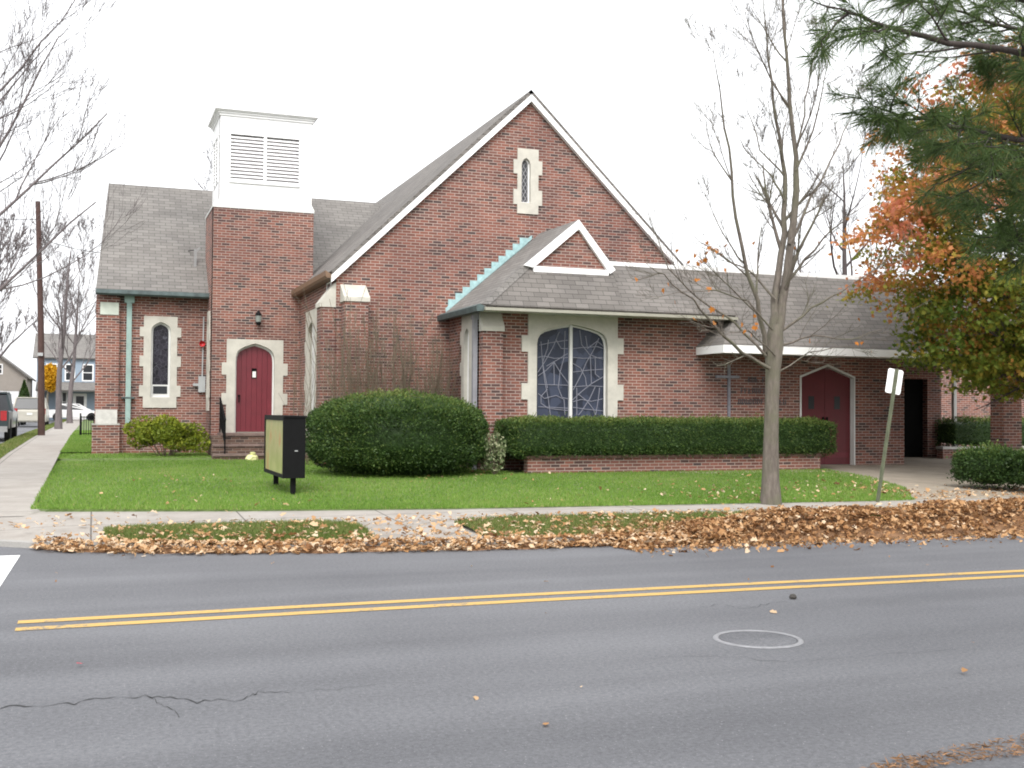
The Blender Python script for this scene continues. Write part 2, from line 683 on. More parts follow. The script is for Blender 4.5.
def leaf_cards(P, T, size, aspect=.6, N=None, fold=.15):
    """kite shaped leaves at P pointing along T; returns (n,4,3)"""
    n = len(P)
    size = np.asarray(size).reshape(-1, 1) * np.ones((n, 1))
    if N is None:
        N = rvec(n)
    B = unit(np.cross(T, N))
    N2 = np.cross(B, T)
    a = P - T * size * .5
    b = P + B * size * aspect * .5 + N2 * size * fold
    c = P + T * size * .5
    d = P - B * size * aspect * .5 + N2 * size * fold
    return np.stack([a, b, c, d], 1)


def rep(t, k):
    return np.repeat(np.asarray(t), k)


LEAF_OUT = [(0, 0), (.10, .22), (.42, .12), (.30, .38), (.50, .62), (.22, .62), (0, 1), (-.22, .62), (-.50, .62), (-.30, .38), (-.42, .12), (-.10, .22)]


def lobed_leaves(P, T, size, N=None):
    """maple shaped leaves, one polygon of 12 verts each, slightly cupped"""
    n = len(P)
    size = np.asarray(size).reshape(-1, 1) * np.ones((n, 1))
    if N is None:
        N = rvec(n)
    B = unit(np.cross(T, N))
    N2 = np.cross(B, T)
    out = []
    for x, y in LEAF_OUT:
        out.append(P + B * size * x + T * size * (y - .4) + N2 * size * (x * x * .5 - .05))
    return np.stack(out, 1)


class Twigs:
    """many tapering limbs collected into arrays"""

    def __init__(s):
        s.V, s.I, s.n = [], [], 0

    def limb(s, pts, rad, sides=5):
        P = np.array([list(p) for p in pts], dtype=float)
        k = len(P)
        d = np.gradient(P, axis=0)
        d = unit(d)
        ref = np.where(np.abs(d[:, 2:3]) < .9, np.array([[0, 0, 1.]]), np.array([[1., 0, 0]]))
        # keep one reference for the whole limb to avoid twisting
        r0 = ref[0]
        if np.any(np.abs(d @ r0) > .97):
            r0 = np.array([.71, .70, .05])
        x = unit(np.cross(d, r0))
        y = np.cross(d, x)
        t = np.arange(sides) * 2 * np.pi / sides
        R = np.asarray(rad).reshape(-1, 1, 1)
        ring = P[:, None, :] + (x[:, None, :] * np.cos(t)[None, :, None] + y[:, None, :] * np.sin(t)[None, :, None]) * R
        base = s.n + np.arange(k - 1)[:, None] * sides
        j = np.arange(sides)[None, :]
        j2 = (j + 1) % sides
        q = np.stack([base + j, base + sides + j, base + sides + j2, base + j2], -1).reshape(-1, 4)
        s.V.append(ring.reshape(-1, 3))
        s.I.append(q)
        s.n += k * sides

    def build(s, name, material, parent=None, base=None):
        return np_obj(name, np.concatenate(s.V), 4, material, parent, base, smooth=True, idx=np.concatenate(s.I))


def grow(tw, p, d, L, r, lvl, maxl, R, spread=.75, trop=.15, nch=(4, 7), tips=None, minr=.003, ratio=.55, wob=.12):
    """recursive limb with side branches"""
    n = max(3, min(7, int(L / .25) + 2))
    p = Vector(p)
    d = Vector(d).normalized()
    pts, rad = [p.copy()], [r]
    for k in range(n):
        w = Vector((R.gauss(0, 1), R.gauss(0, 1), R.gauss(0, .7))) * wob
        d = (d + w + Vector((0, 0, trop / n * 2))).normalized()
        p = p + d * (L / n)
        pts.append(p.copy())
        rad.append(max(minr, r * (1 - .72 * (k + 1) / n)))
    tw.limb(pts, rad, 6 if r > .03 else 4 if r > .01 else 3)
    if tips is not None and lvl >= maxl - 1:
        tips.append((pts[-1].copy(), d.copy()))
        tips.append((pts[len(pts) // 2].copy(), d.copy()))
    if lvl >= maxl:
        return
    children(tw, pts, rad, L, lvl, maxl, R, spread, trop, nch, tips, minr, ratio, wob)


def children(tw, pts, rad, L, lvl, maxl, R, spread, trop, nch, tips, minr, ratio, wob, t0=.2):
    for c in range(R.randint(*nch)):
        t = R.uniform(t0, .97)
        f = t * (len(pts) - 1)
        i = min(int(f), len(pts) - 2)
        q = pts[i].lerp(pts[i + 1], f - i)
        ax = (pts[i + 1] - pts[i]).normalized()
        side = Vector((R.gauss(0, 1), R.gauss(0, 1), R.gauss(0, 1)))
        side = (side - ax * side.dot(ax)).normalized()
        dd = (ax * math.cos(spread) + side * math.sin(spread * R.uniform(.7, 1.25))).normalized()
        rr = max(minr, (rad[i] * (1 - f + i) + rad[i + 1] * (f - i)) * R.uniform(.45, .65))
        grow(tw, q, dd, L * ratio * R.uniform(.6, 1.15) * (1.15 - .5 * t), rr, lvl + 1, maxl, R, spread, trop, nch, tips, minr, ratio, wob)


def interp(x, xs, ys):
    return float(np.interp(x, xs, ys))


# ------------------------------------------------------------------ ground, roads, pavements
KX = [-2.7, -2.3, -1.5, -.3, 1.5, 4, 8, 14, 60]
KY = [18.5, 16.0, 14.6, 13.6, 12.85, 12.38, 12.13, 11.98, 11.88]


def kerb_y(x):
    return interp(x, KX, KY)


def walk_far(x):
    return interp(x, [-.85, -.8, 2, 5, 12, 60], [18.5, 16.7, 15.95, 15.45, 15.0, 14.6])


def walk_near(x):
    return interp(x, [-.8, 0, 4, 12, 60], [15.0, 14.7, 14.45, 13.9, 13.4])


def pave_z(x, y):
    y0 = kerb_y(x) + .12
    return .059 + .113 * min(1, max(0, (y - y0) / max(.2, (walk_far(x) + .12 if x > -.83 else 18.6) - y0)))


def side_z(y):
    return interp(y, [13, 16.6, 17.6, 20, 31, 45, 400], [.10, .115, .16, .22, .42, .52, .52])


def lawn_z(x, y):
    z = interp(y, [14, 15.5, 22, 31, 40], [.15, .18, .28, .33, .36])
    if x < 3.2:
        z += .06 * min(1, max(0, (y - 28.55) / .06))
    return z


def sheet(name, nx, ny, fn, material, kind='structure', parent=None):
    V = np.array([fn(i / nx, j / ny) for j in range(ny + 1) for i in range(nx + 1)])
    I = []
    for j in range(ny):
        for i in range(nx):
            a = j * (nx + 1) + i
            I.append((a, a + 1, a + nx + 2, a + nx + 1))
    o = np_obj(name, V, 4, material, parent, idx=np.array(I), smooth=False)
    if kind:
        o['kind'] = kind
    return o


gy = [-600, -5, 13, 16, 23, 31, 45, 90, 900]
gz = [-.08, -.08, -.08, .02, .14, .22, .30, .30, .30]
sheet('ground', 12, 60, lambda s, t: (lambda y: (-800 + 1600 * s, y, interp(y, gy, gz)))(-20 + 200 * t if 0 < t < 1 else (-600 if t == 0 else 900)), M['earth'])
sheet('road', 40, 8, lambda s, t: (-120 + 240 * s, 3.3 + 11.2 * t, 0.0), M['asphalt'])
sheet('side_road', 4, 60, lambda s, t: (-11.5 + 9.0 * s, 14.2 + 186 * t * t, 0.004 + side_z(14.2 + 186 * t * t) * min(1, t * 8) - .12 * min(1, t * 8)), M['asphalt'])
# near-side pavement and kerb behind the photographer's feet
MB().box(-60, 60, 3.2, 3.35, -.1, .13).build('near_kerb', M['kerb'])['kind'] = 'structure'
sheet('near_pavement', 10, 2, lambda s, t: (-60 + 120 * s, -8 + 11.2 * t, .125), M['concrete'])


def kerb_mb():
    mb = MB()
    xs = list(np.concatenate([np.linspace(-2.7, 1.5, 22), np.linspace(1.7, 14, 30), [20, 30, 60]]))
    P = [Vector((x, kerb_y(x), 0)) for x in xs]
    P = [Vector((-2.72, 190, .42)), Vector((-2.72, 45, .42)), Vector((-2.72, 31, .32)), Vector((-2.71, 22, .14))] + P
    N = []
    for k in range(len(P)):
        d = (P[min(k + 1, len(P) - 1)] - P[max(0, k - 1)])
        d.z = 0
        d.normalize()
        N.append(Vector((-d.y, d.x, 0)))
    for k in range(len(P) - 1):
        a, b, na, nb = P[k], P[k + 1], N[k], N[k + 1]
        ha, hb = (.062, .062)
        z0 = Vector((0, 0, -.1))
        za, zb = Vector((0, 0, ha)), Vector((0, 0, hb))
        w = .15
        mb.face([a + z0, b + z0, b + zb, a + za])
        mb.face([a + za, b + zb, b + nb * w + zb, a + na * w + za])
        mb.face([a + na * w + za, b + nb * w + zb, b + nb * w + z0, a + na * w + z0])
    return mb


props(kerb_mb().build('kerb', M['kerb']), kind='structure')


def pave_fn(s, t):
    x = -2.7 + (62.7) * s ** 2.2
    y0, y1 = kerb_y(x) + .12, walk_far(x) + .12 if x > -.83 else 18.6
    y = y0 + (y1 - y0) * t
    return (x, y, .059 + .113 * t)


sheet('pavement', 90, 8, pave_fn, M['concrete'])
sheet('side_pavement', 4, 60, lambda s, t: (-2.02 + 1.24 * s, 16.6 + 183 * t * t, side_z(16.6 + 183 * t * t) + .012), M['concrete'])
DX0, DX1 = 12.0, 45.0
sheet('driveway', 20, 14, lambda s, t: (DX0 + (DX1 - DX0) * s, walk_far(DX0 + (DX1 - DX0) * s) + .1 + (29.9 - 15) * t, .168 + .16 * min(1, t * 1.7)), M['concrete_tan'])


def lawn_xr(y):
    return interp(y, [14.5, 15.3, 17, 19.5, 21.7, 23], [12.4, 12.9, 14.2, 15.4, 16.0, 16.1])


def lawn_fn(s, t):
    # s across, t depth
    y = 15 + (31.6 - 15) * t
    xr = lawn_xr(y) if y < 23.2 else 16.1
    x = -.78 + (xr + .78) * s
    y0 = walk_far(x)
    y = y0 + (31.6 - y0) * t
    return (x, y, lawn_z(x, y) + (.012 if 0 < t and 0 < s < 1 else -.12))


LX, LY = 50, 150
sheet('lawn', LX, LY, lawn_fn, M['soil'])


def strip_fn(x0, x1):
    def f(s, t):
        x = x0 + (x1 - x0) * s
        inset0 = .155
        y0, y1 = kerb_y(x) + inset0, walk_near(x)
        # rounded ends
        e = min(1, min(s, 1 - s) * 8) ** .5
        ym = (y0 + y1) / 2
        y = ym + (y0 - ym) * (1 - t * 2) * (.55 + .45 * e)
        return (x, y, pave_z(x, y) + .012 + .03 * math.sin(math.pi * t))
    return f


STRIPS = [(.15, 3.15), (4.45, 30)]
for k, (a, b) in enumerate(STRIPS):
    sheet('verge', 60, 6, strip_fn(a, b), M['soil'])
props(sheet('side_lawn', 2, 20, lambda s, t: (-.78 + .84 * s if t > 0 else -.78 + .84 * s, 31.4 + 80 * t, side_z(31.4 + 80 * t) + .02), M['soil']), kind='structure')
SIDE_STRIP = lambda s, t: (-2.58 + .56 * s, 19 + 160 * t * t, side_z(19 + 160 * t * t) + .02)
sheet('side_verge', 3, 50, SIDE_STRIP, M['soil'])


def road_strip(name, pts, w, z, material):
    mb = MB()
    for k in range(len(pts) - 1):
        a, b = Vector((*pts[k], z)), Vector((*pts[k + 1], z))
        d = (b - a).normalized()
        n = Vector((-d.y, d.x, 0))
        wa, wb = (w, w) if not hasattr(w, '__len__') else (w[k], w[k + 1])
        mb.face([a - n * wa / 2, b - n * wb / 2, b + n * wb / 2, a + n * wa / 2])
    o = mb.build(name, material)
    o['kind'] = 'structure'
    return o


for off in (0, -.29):
    pts = [(-.5, 9.13 + off), (1.5, 9.14 + off), (3.5, 9.12 + off), (6, 9.05 + off), (9, 8.93 + off), (14, 8.75 + off), (60, 7.4 + off)]
    road_strip('yellow_line', pts, .13, .004, M['yellow'])
road_strip('crosswalk_line', [(-.86, 13.25), (-.9, 11), (-.95, 8), (-1.0, 4.5)], .3, .0045, M['line_white'])
cr = [at(u, v, 6) for u, v in []]
cpx = [(-60, 712), (0, 708), (60, 704), (110, 698), (145, 697), (190, 700), (240, 701), (258, 692), (300, 692), (345, 688), (385, 684), (440, 680)]


def gnd(u, v, z=0.0):
    d = Fw + R2 * ((u - 512) / FPX) - U2 * ((v - 384) / FPX)
    p = Vector((0, 0, EYE)) + d * ((z - EYE) / d.z)
    return (p.x, p.y)


cp = []
for k in range(len(cpx) - 1):
    for q in range(7):
        t = q / 7
        u = cpx[k][0] * (1 - t) + cpx[k + 1][0] * t
        v = cpx[k][1] * (1 - t) + cpx[k + 1][1] * t + rnd.gauss(0, 1.1)
        cp.append(gnd(u, v))
road_strip('road_crack', cp, [max(.0015, .012 * (1 - k / len(cp)) * rnd.choice((.15, .5, .8, 1.1, 1.5)) + .001) for k in range(len(cp))], .003, M['crack'])

for cq in ([(700, 607), (722, 604), (742, 609), (765, 606), (792, 600)], [(150, 697), (158, 704), (175, 711), (180, 719)], [(640, 660), (700, 655), (790, 662), (880, 655), (1000, 648)]):
    c2p = []
    for k in range(len(cq) - 1):
        for q in range(6):
            t = q / 6
            c2p.append(gnd(cq[k][0] * (1 - t) + cq[k + 1][0] * t, cq[k][1] * (1 - t) + cq[k + 1][1] * t + rnd.gauss(0, .8)))
    road_strip('road_crack', c2p, [rnd.choice((.001, .002, .004, .006)) for _ in c2p], .003, M['crack'])

# manhole
mh = thing('manhole_cover', 'round manhole cover with a pale metal rim set in the asphalt road', 'manhole', (4.42, 6.83, 0))
MB().lathe((4.42, 6.83, 0), [(.275, .004), (.282, .009), (.305, .009), (.315, .002)], 48).build('rim', plain('worn_iron_rim', (.24, .24, .25), .55, .2, 12, .2), mh)
MB().lathe((4.42, 6.83, 0), [(.0001, .005), (.15, .006), (.262, .005), (.264, .002)], 48).build('lid', M['asphalt'], mh)

# ------------------------------------------------------------------ the church
W, G, T, L = 23.2, 25.4, 30.1, 31.4
X_, Y_ = (1, 0, 0), (0, 1, 0)
CH = thing('church', 'red brick church with white belfry tower, steep grey gable and low front wing', 'church', (9, 25.4, .25))


def arch(xc, w, z0, zs, za):
    h, r = w / 2, za - zs
    pts = [(xc - h, z0), (xc + h, z0), (xc + h, zs)]
    prof = [(.97, .30), (.90, .52), (.78, .66), (.55, .80), (.28, .91), (0, 1)]
    pts += [(xc + h * a, zs + r * b) for a, b in prof]
    pts += [(xc - h * a, zs + r * b) for a, b in reversed(prof[:-1])]
    pts += [(xc - h, zs)]
    return pts


def quoins(x0, x1, z0, z1, teeth, d):
    """rectangular surround with toothed sides; teeth list of (za, zb) from the bottom"""
    R, Lf = [], []
    for za, zb in teeth:
        R += [(x1, za), (x1 + d, za), (x1 + d, zb), (x1, zb)]
        Lf += [(x0, za), (x0 - d, za), (x0 - d, zb), (x0, zb)]
    return [(x0, z0), (x1, z0)] + R + [(x1, z1), (x0, z1)] + Lf[::-1]


def grow_loop(loop, d):
    cx = sum(p[0] for p in loop) / len(loop)
    cz = sum(p[1] for p in loop) / len(loop)
    return [(p[0] + math.copysign(d, p[0] - cx), p[1] + math.copysign(d, p[1] - cz)) for p in loop]


# ---- tower
door_o = arch(3.995, 1.02, .98, 2.86, 3.34)
mb = MB()
mb.panel((0, T, 0), X_, [[(2.88, .2), (5.5, .2), (5.5, 6.95), (2.88, 6.95)], grow_loop(door_o, .05)], 0, .25)
tl_o = arch(-30.85, .34, 1.9, 3.75, 3.98)
mb.panel((2.88, 0, 0), (0, -1, 0), [[(-T - .003, .2), (-32.2, .2), (-32.2, 6.95), (-T - .003, 6.95)], grow_loop(tl_o, .03)], 0, .2)
mb.panel((5.5, 0, 0), (0, 1, 0), [[(T + .003, .2), (32.2, .2), (32.2, 6.95), (T + .003, 6.95)]], 0, .2)
mb.build('tower_wall', M['brick'], CH)
# white belfry
mb = MB()
lv = [(3.30, 7.62), (5.10, 7.62), (5.10, 8.86), (3.30, 8.86)]
lvs = [(-31.75, 7.62), (-30.5, 7.62), (-30.5, 8.86), (-31.75, 8.86)]
mb.panel((0, T + .06, 0), X_, [[(3.03, 7.05), (5.45, 7.05), (5.45, 9.37), (3.03, 9.37)], lv], 0, .15)
mb.panel((3.03, 0, 0), (0, -1, 0), [[(-T - .063, 7.05), (-32.05, 7.05), (-32.05, 9.37), (-T - .063, 9.37)], lvs], 0, .15)
mb.panel((5.45, 0, 0), (0, 1, 0), [[(T + .063, 7.05), (32.05, 7.05), (32.05, 9.37), (T + .063, 9.37)]], 0, .15)
belf = mb.build('belfry', M['white'], CH)
# sloping skirt at the foot of the belfry
mb = MB()
b0, b1 = [(2.86, T - .02), (5.52, T - .02), (5.52, 32.2), (2.86, 32.2)], [(3.03, T + .055), (5.45, T + .055), (5.45, 32.05), (3.03, 32.05)]
for k in range(4):
    k2 = (k + 1) % 4
    mb.face([(*b0[k], 6.89), (*b0[k2], 6.89), (*b0[k2], 6.95), (*b0[k], 6.95)])
    mb.face([(*b0[k], 6.95), (*b0[k2], 6.95), (*b1[k2], 7.13), (*b1[k], 7.13)])
mb.build('skirt', M['white_dull'], belf)


def cornice(z):
    mb = MB()
    for d, za, zb in ((.03, 0, .06), (.06, .06, .11), (.10, .11, .14), (.14, .14, .215), (.11, .215, .23)):
        mb.box(3.03 - d, 5.45 + d, T + .06 - d, 32.05 + d, z + za, z + zb)
    return mb


cornice(9.34).build('cornice', M['white'], belf)
mb = MB()
for k in range(2):
    pass
mb.box(3.27, 5.13, T + .02, T + .12, 8.86, 8.95)
mb.box(4.16, 4.24, T + .03, T + .10, 7.62, 8.86)
for x in (3.27, 5.10):
    mb.box(x, x + .03, T + .03, T + .10, 7.62, 8.86)
mb.box(3.27, 5.13, T + .02, T + .10, 7.58, 7.62)
lo = mb.build('louvre', M['white'], belf)
mb = MB()
for k in range(13):
    z = 7.65 + k * .0935
    for xa, xb in ((3.30, 4.16), (4.24, 5.10)):
        mb.prism([(xa, T + .05, z - .012), (xa, T + .05, z + .026), (xa, T + .15, z + .085), (xa, T + .15, z + .065)], (xb - xa, 0, 0))
mb.build('slats', M['white'], belf)
MB().box(3.2, 5.2, T + .24, T + .27, 7.5, 9).box(3.25, 3.28, 30.45, 31.8, 7.5, 9).build('louvre_backing', plain('pink_reflection_louvre_backing', (.50, .38, .44), .8), belf)  # pale mauve: pinkish reflected light between the slats put into the colour
mb = MB()
for k in range(13):
    z = 7.65 + k * .0935
    mb.prism([(3.02, 30.5, z), (3.02, 30.5, z + .02), (3.12, 30.5, z + .085), (3.12, 30.5, z + .065)], (0, 1.25, 0))
for y in (30.47, 31.1, 31.72):
    mb.box(3.0, 3.06, y, y + .06, 7.62, 8.86)
mb.box(3.0, 3.06, 30.44, 31.81, 8.86, 8.94)
mb.build('side_slats', M['white'], belf)
MB().box(3.03, 5.45, T + .06, 32.05, 9.575, 9.60).build('tower_cap', M['white_dull'], CH)
MB().tube([(3.9, 31.0, 9.60), (3.9, 31.0, 10.0)], .02).build('roof_pipe', M['white'], CH)
MB().tube([(4.9, 31.3, 9.60), (4.9, 31.3, 9.9)], .02).build('roof_pipe', M['white'], CH)

# door surround and door
sur = quoins(3.26, 4.73, .3, 3.44, [(.98, 1.2), (1.72, 2.02), (2.5, 2.82)], .12)
ds = MB().panel((0, T, 0), X_, [sur, door_o], .035, .22).build('door_surround', M['stone'], CH)
dr = MB()
for k in range(7):
    x0 = 3.52 + k * (.95 / 7)
    dr.box(x0 + .003, x0 + .95 / 7 - .003, T + .12, T + .17, 1.0, 3.36)
dr.box(3.5, 4.5, T + .17, T + .19, 1.0, 3.36)
dob = dr.build('door', M['red_door'], CH)
mb = MB().panel((0, T, 0), X_, [grow_loop(arch(3.995, 1.02, .98, 2.86, 3.34), .004), arch(3.995, .94, .9, 2.84, 3.28)], -.09, .2)
mb.build('door_frame', M['white_dull'], CH)
MB().box(3.93, 4.05, T + .10, T + .13, 2.42, 2.68).build('window_slot', M['dark'], dob)
MB().box(3.945, 4.035, T + .094, T + .099, 2.44, 2.60).build('paper_note', M['paper'], dob)
MB().tube([(3.60, T + .06, 1.95), (3.60, T + .12, 1.95)], .03).box(3.585, 3.615, T + .06, T + .08, 1.78, 1.96).build('handle', M['black_metal'], dob)

# stone window surround in the tower's west face
tw_s = MB().panel((2.88, 0, 0), (0, -1, 0), [quoins(-31.12, -30.58, 1.55, 4.2, [(1.9, 2.15), (2.6, 2.9), (3.4, 3.7)], .08), tl_o], .035, .2).build('window', M['stone'], CH)
MB().panel((2.88, 0, 0), (0, -1, 0), [grow_loop(tl_o, .02)], -.12, .02).build('glass', M['stained_dark'], tw_s)

# steps
st = MB()
st.box(2.82, 5.1, 29.2, T - .003, .2, .92)
st.box(2.80, 5.1, 28.9, 29.2, .2, .66)
st.box(2.78, 5.1, 28.6, 28.9, .2, .43)
sto = st.build('steps', brick('brown_brick', [(0, (.05, .035, .03)), (.5, (.115, .065, .045)), (1, (.17, .10, .07))], (.22, .17, .14)), CH)
st = MB()
st.box(3.05, 5.1, 29.16, T - .003, .92, .985)
st.box(2.82, 5.1, 28.86, 29.16, .66, .715)
st.box(2.80, 5.1, 28.56, 28.86, .43, .48)
st.build('treads', plain('worn_brown_step_stone', (.17, .12, .105), .85, .25, 6), sto)

# wall lantern
ln = MB()
ln.box(4.0, 4.10, T - .03, T, 3.88, 4.16)
ln.bar((4.05, T - .02, 4.13), (4.05, T - .16, 4.20), .025)
ln.lathe((4.05, T - .16, 3.82), [(.001, 0), (.05, .0), (.075, .09), (.078, .25), (.095, .26), (.03, .36), (.001, .38)], 8)
lno = ln.build('lantern', M['black_metal'], CH)
MB().lathe((4.05, T - .16, 3.82), [(.052, .02), (.076, .09), (.0795, .24)], 8).build('lantern_glass', plain('old_lantern_glass', (.20, .22, .20), .2), lno)

# ---- nave
aw = arch(9.815, .235, 6.68, 7.55, 7.78)
NX0, NX1, NA, NE, NZ = 5.18, 14.64, 9.91, 4.80, 9.33
mb = MB()
mb.panel((0, G, 0), X_, [[(NX0, .2), (NX1, .2), (NX1, NE), (NA, NZ), (NX0, NE)], grow_loop(aw, .03)], 0, .25)
nl_o = arch(-28.3, 1.0, 1.4, 3.4, 3.82)
mb.panel((NX0, 0, 0), (0, -1, 0), [[(-G - .003, .2), (-33.5, .2), (-33.5, NE), (-G - .003, NE)], grow_loop(nl_o, .03)], 0, .25)
mb.panel((NX1, 0, 0), (0, 1, 0), [[(G + .003, .2), (46, .2), (46, NE), (G + .003, NE)]], 0, .25)
mb.build('nave_wall', M['brick'], CH)
gs = MB().panel((0, G, 0), X_, [quoins(9.59, 10.14, 6.41, 8.0, [(6.63, 7.0), (7.3, 7.3 + .001), (7.38, 7.72)], .10), aw], .035, .2).build('window', M['stone'], CH)
MB().panel((0, G, 0), X_, [grow_loop(aw, .0), arch(9.815, .175, 6.71, 7.55, 7.75)], -.06, .1).build('frame', M['white'], gs)
MB().panel((0, G, 0), X_, [grow_loop(aw, .02)], -.10, .02).build('glass', M['diamond'], gs)
ns = MB().panel((NX0, 0, 0), (0, -1, 0), [quoins(-29.1, -27.5, .9, 4.12, [(1.2, 1.55), (2.1, 2.45), (3.0, 3.35)], .12), nl_o], .035, .2).build('window', M['stone'], CH)
MB().panel((NX0, 0, 0), (0, -1, 0), [grow_loop(nl_o, .02)], -.12, .02).build('glass', M['stained_dark'], ns)
MB().box(NX0 - .0, NX0 + .1, 28.24, 28.36, 1.4, 3.80).build('mullion', M['white_dull'], ns)
# small high window under the eave
sw_ = MB().panel((NX0, 0, 0), (0, -1, 0), [[(-26.45, 3.90), (-25.95, 3.90), (-25.95, 4.6), (-26.45, 4.6)], [(-26.4, 3.95), (-26.0, 3.95), (-26.0, 4.57), (-26.4, 4.57)]], .02, .05).build('window_frame', M['white'], CH)
MB().box(NX0 - .012, NX0 + .03, 26.0, 26.4, 3.95, 4.6).build('glass', M['glass_dark'], sw_)

SL = (NZ - NE) / (NA - NX0)


def slab(poly, t):
    """roof slab: polygon of top points extruded down by t along its normal"""
    p = [Vector(a) for a in poly]
    n = (p[1] - p[0]).cross(p[2] - p[1]).normalized()
    if n.z < 0:
        n = -n
    return MB().prism(p, -n * t)


TZ = NZ + .12
roof = slab([(NX0 - .14, G - .10, NE - .14 * SL + .10), (NX0 - .14, 46, NE - .14 * SL + .10), (NA, 46, TZ), (NA, G - .10, TZ)], .10)
r2_ = slab([(NX1 + .14, G - .10, NE - .14 * SL + .10), (NX1 + .14, 46, NE - .14 * SL + .10), (NA, 46, TZ), (NA, G - .10, TZ)], .10)
roof.v, roof.f = roof.v + r2_.v, roof.f + [[i + len(roof.v) for i in f] for f in r2_.f]
nroof = roof.build('nave_roof', M['shingle'], CH)
for sgn, xe in ((-1, NX0 - .13), (1, NX1 + .13)):
    ze = NE - .13 * SL + .0
    mb = MB()
    mb.prism([(xe, G - .13, ze), (xe, G - .13, ze - .17), (NA, G - .13, NZ - .17), (NA, G - .13, NZ + .0)], (0, .125, 0))
    mb.build('bargeboard', M['white'], nroof)
g_ = MB()
g_.prism([(NX0 - .13, G - .05, NE - .10), (NX0 - .26, G - .05, NE - .02), (NX0 - .26, G - .05, NE - .14), (NX0 - .22, G - .05, NE - .19), (NX0 - .02, G - .05, NE - .19), (NX0 - .02, G - .05, NE - .12)], (0, T - G + .02, 0))
g_.build('gutter', M['gutter_brown'], CH)


def buttress(x0, x1, y0, y1, z0, zc, cap_h, face, name='buttress'):
    """brick pier with sloping stone cap; face '-Y' or '-X'"""
    b = MB().box(x0, x1, y0, y1, z0, zc).build(name, M['brick'], CH)
    e = .03
    if face == '-Y':
        poly = [(x0 - e, y0 - e, zc), (x0 - e, y0 - e, zc + .10), (x0 - e, y1, zc + cap_h), (x0 - e, y1, zc)]
        c = MB().prism(poly, (x1 - x0 + 2 * e, 0, 0))
    else:
        poly = [(x0 - e, y0 - e, zc), (x0 - e, y0 - e, zc + .10), (x1, y0 - e, zc + cap_h), (x1, y0 - e, zc)]
        c = MB().prism(poly, (0, y1 - y0 + 2 * e, 0))
    c.build('stone_cap', M['stone'], b)
    return b


buttress(5.30, 5.84, G - .42, G + .0, .2, 4.06, .42, '-Y')
buttress(NX0 - .34, NX0, G + .04, G + .52, .2, 3.95, .58, '-X')

# ---- west wing (left)
mb = MB()
lw_o = arch(1.68, .50, 1.9, 3.62, 3.92)
mb.panel((0, L, 0), X_, [[(.06, .25), (2.9, .25), (2.9, 4.66), (.06, 4.66)], grow_loop(lw_o, .04)], 0, .25)
mb.panel((.06, 0, 0), (0, -1, 0), [[(-L - .003, .25), (-37.8, .25), (-37.8, 4.66), (-L - .003, 4.66)]], 0, .25)
mb.face([(.06, L, 4.66), (.36, 34.6, 8.02), (.06, 37.8, 4.66)])
mb.build('wing_wall', M['brick'], CH)
ws = MB().panel((0, L, 0), X_, [quoins(1.24, 2.1, 1.62, 4.07, [(1.92, 2.22), (2.72, 3.0), (3.52, 3.78)], .10), lw_o], .035, .2).build('window', M['stone'], CH)
fr = MB().panel((0, L, 0), X_, [lw_o, arch(1.68, .40, 2.24, 3.62, 3.86)], -.07, .1)
fr.build('frame', M['white_dull'], ws)
MB().panel((0, L, 0), X_, [grow_loop(lw_o, .02)], -.12, .02).build('glass', M['stained_dark'], ws)
MB().box(1.50, 1.86, L + .055, L + .075, 2.0, 2.2).build('vent_pane', M['glass_dark'], ws)
# corner pier with two stone blocks
MB().box(.04, .62, L - .14, L - .003, .25, 4.55).build('corner_pier', M['brick'], CH)
b2 = MB().box(-.02, .66, L - .30, L - .142, .25, 1.16).build('pier_base', M['brick'], CH)
MB().box(-.03, .67, L - .31, L - .142, 1.16, 1.20).prism([(.06, L - .30, 1.2), (.06, L - .2, 1.56), (.06, L - .142, 1.56), (.06, L - .142, 1.2)], (.54, 0, 0)).build('stone_block', M['stone_grey'], b2)
MB().box(.14, .60, L - .165, L - .10, 4.06, 4.38).build('date_stone', plain('pale_green_stained_stone', (.50, .54, .47), .8, .1, 5), CH)
# downspout
dsp = MB()
dsp.box(.80, .93, L - .11, L - .02, 1.17, 4.55)
dsp.box(.74, .99, L - .125, L - .015, 4.40, 4.58)
dso = dsp.build('downspout', M['copper_pale'], CH)
MB().box(.70, 1.03, L - .12, L - .005, 1.86, 1.90).build('bracket', M['copper_dark'], dso)
# roof of the wing, running behind the tower into the nave roof
RZ, RY = 8.16, 34.6
ev = 31.05
wr = slab([(.02, ev, 4.68), (8.6, ev, 4.68), (8.6, RY, RZ), (.33, RY, RZ)], .09)
w2 = slab([(.02, 2 * RY - ev, 4.68), (8.6, 2 * RY - ev, 4.68), (8.6, RY, RZ), (.33, RY, RZ)], .09)
wr.v, wr.f = wr.v + w2.v, wr.f + [[i + len(wr.v) for i in f] for f in w2.f]
wr.build('wing_roof', M['shingle_light'], CH)
MB().prism([(.02, ev - .11, 4.70), (.02, ev - .12, 4.60), (.02, ev - .08, 4.56), (.02, ev + .04, 4.56), (.02, ev + .04, 4.62)], (2.86, 0, 0)).build('gutter', M['copper_dark'], CH)
MB().box(2.55, 2.62, 31.9, 31.96, 5.45, 6.0).bar((2.58, 31.93, 5.9), (2.7, 31.9, 6.05), .04).build('cable_bracket', M['steel'], CH)

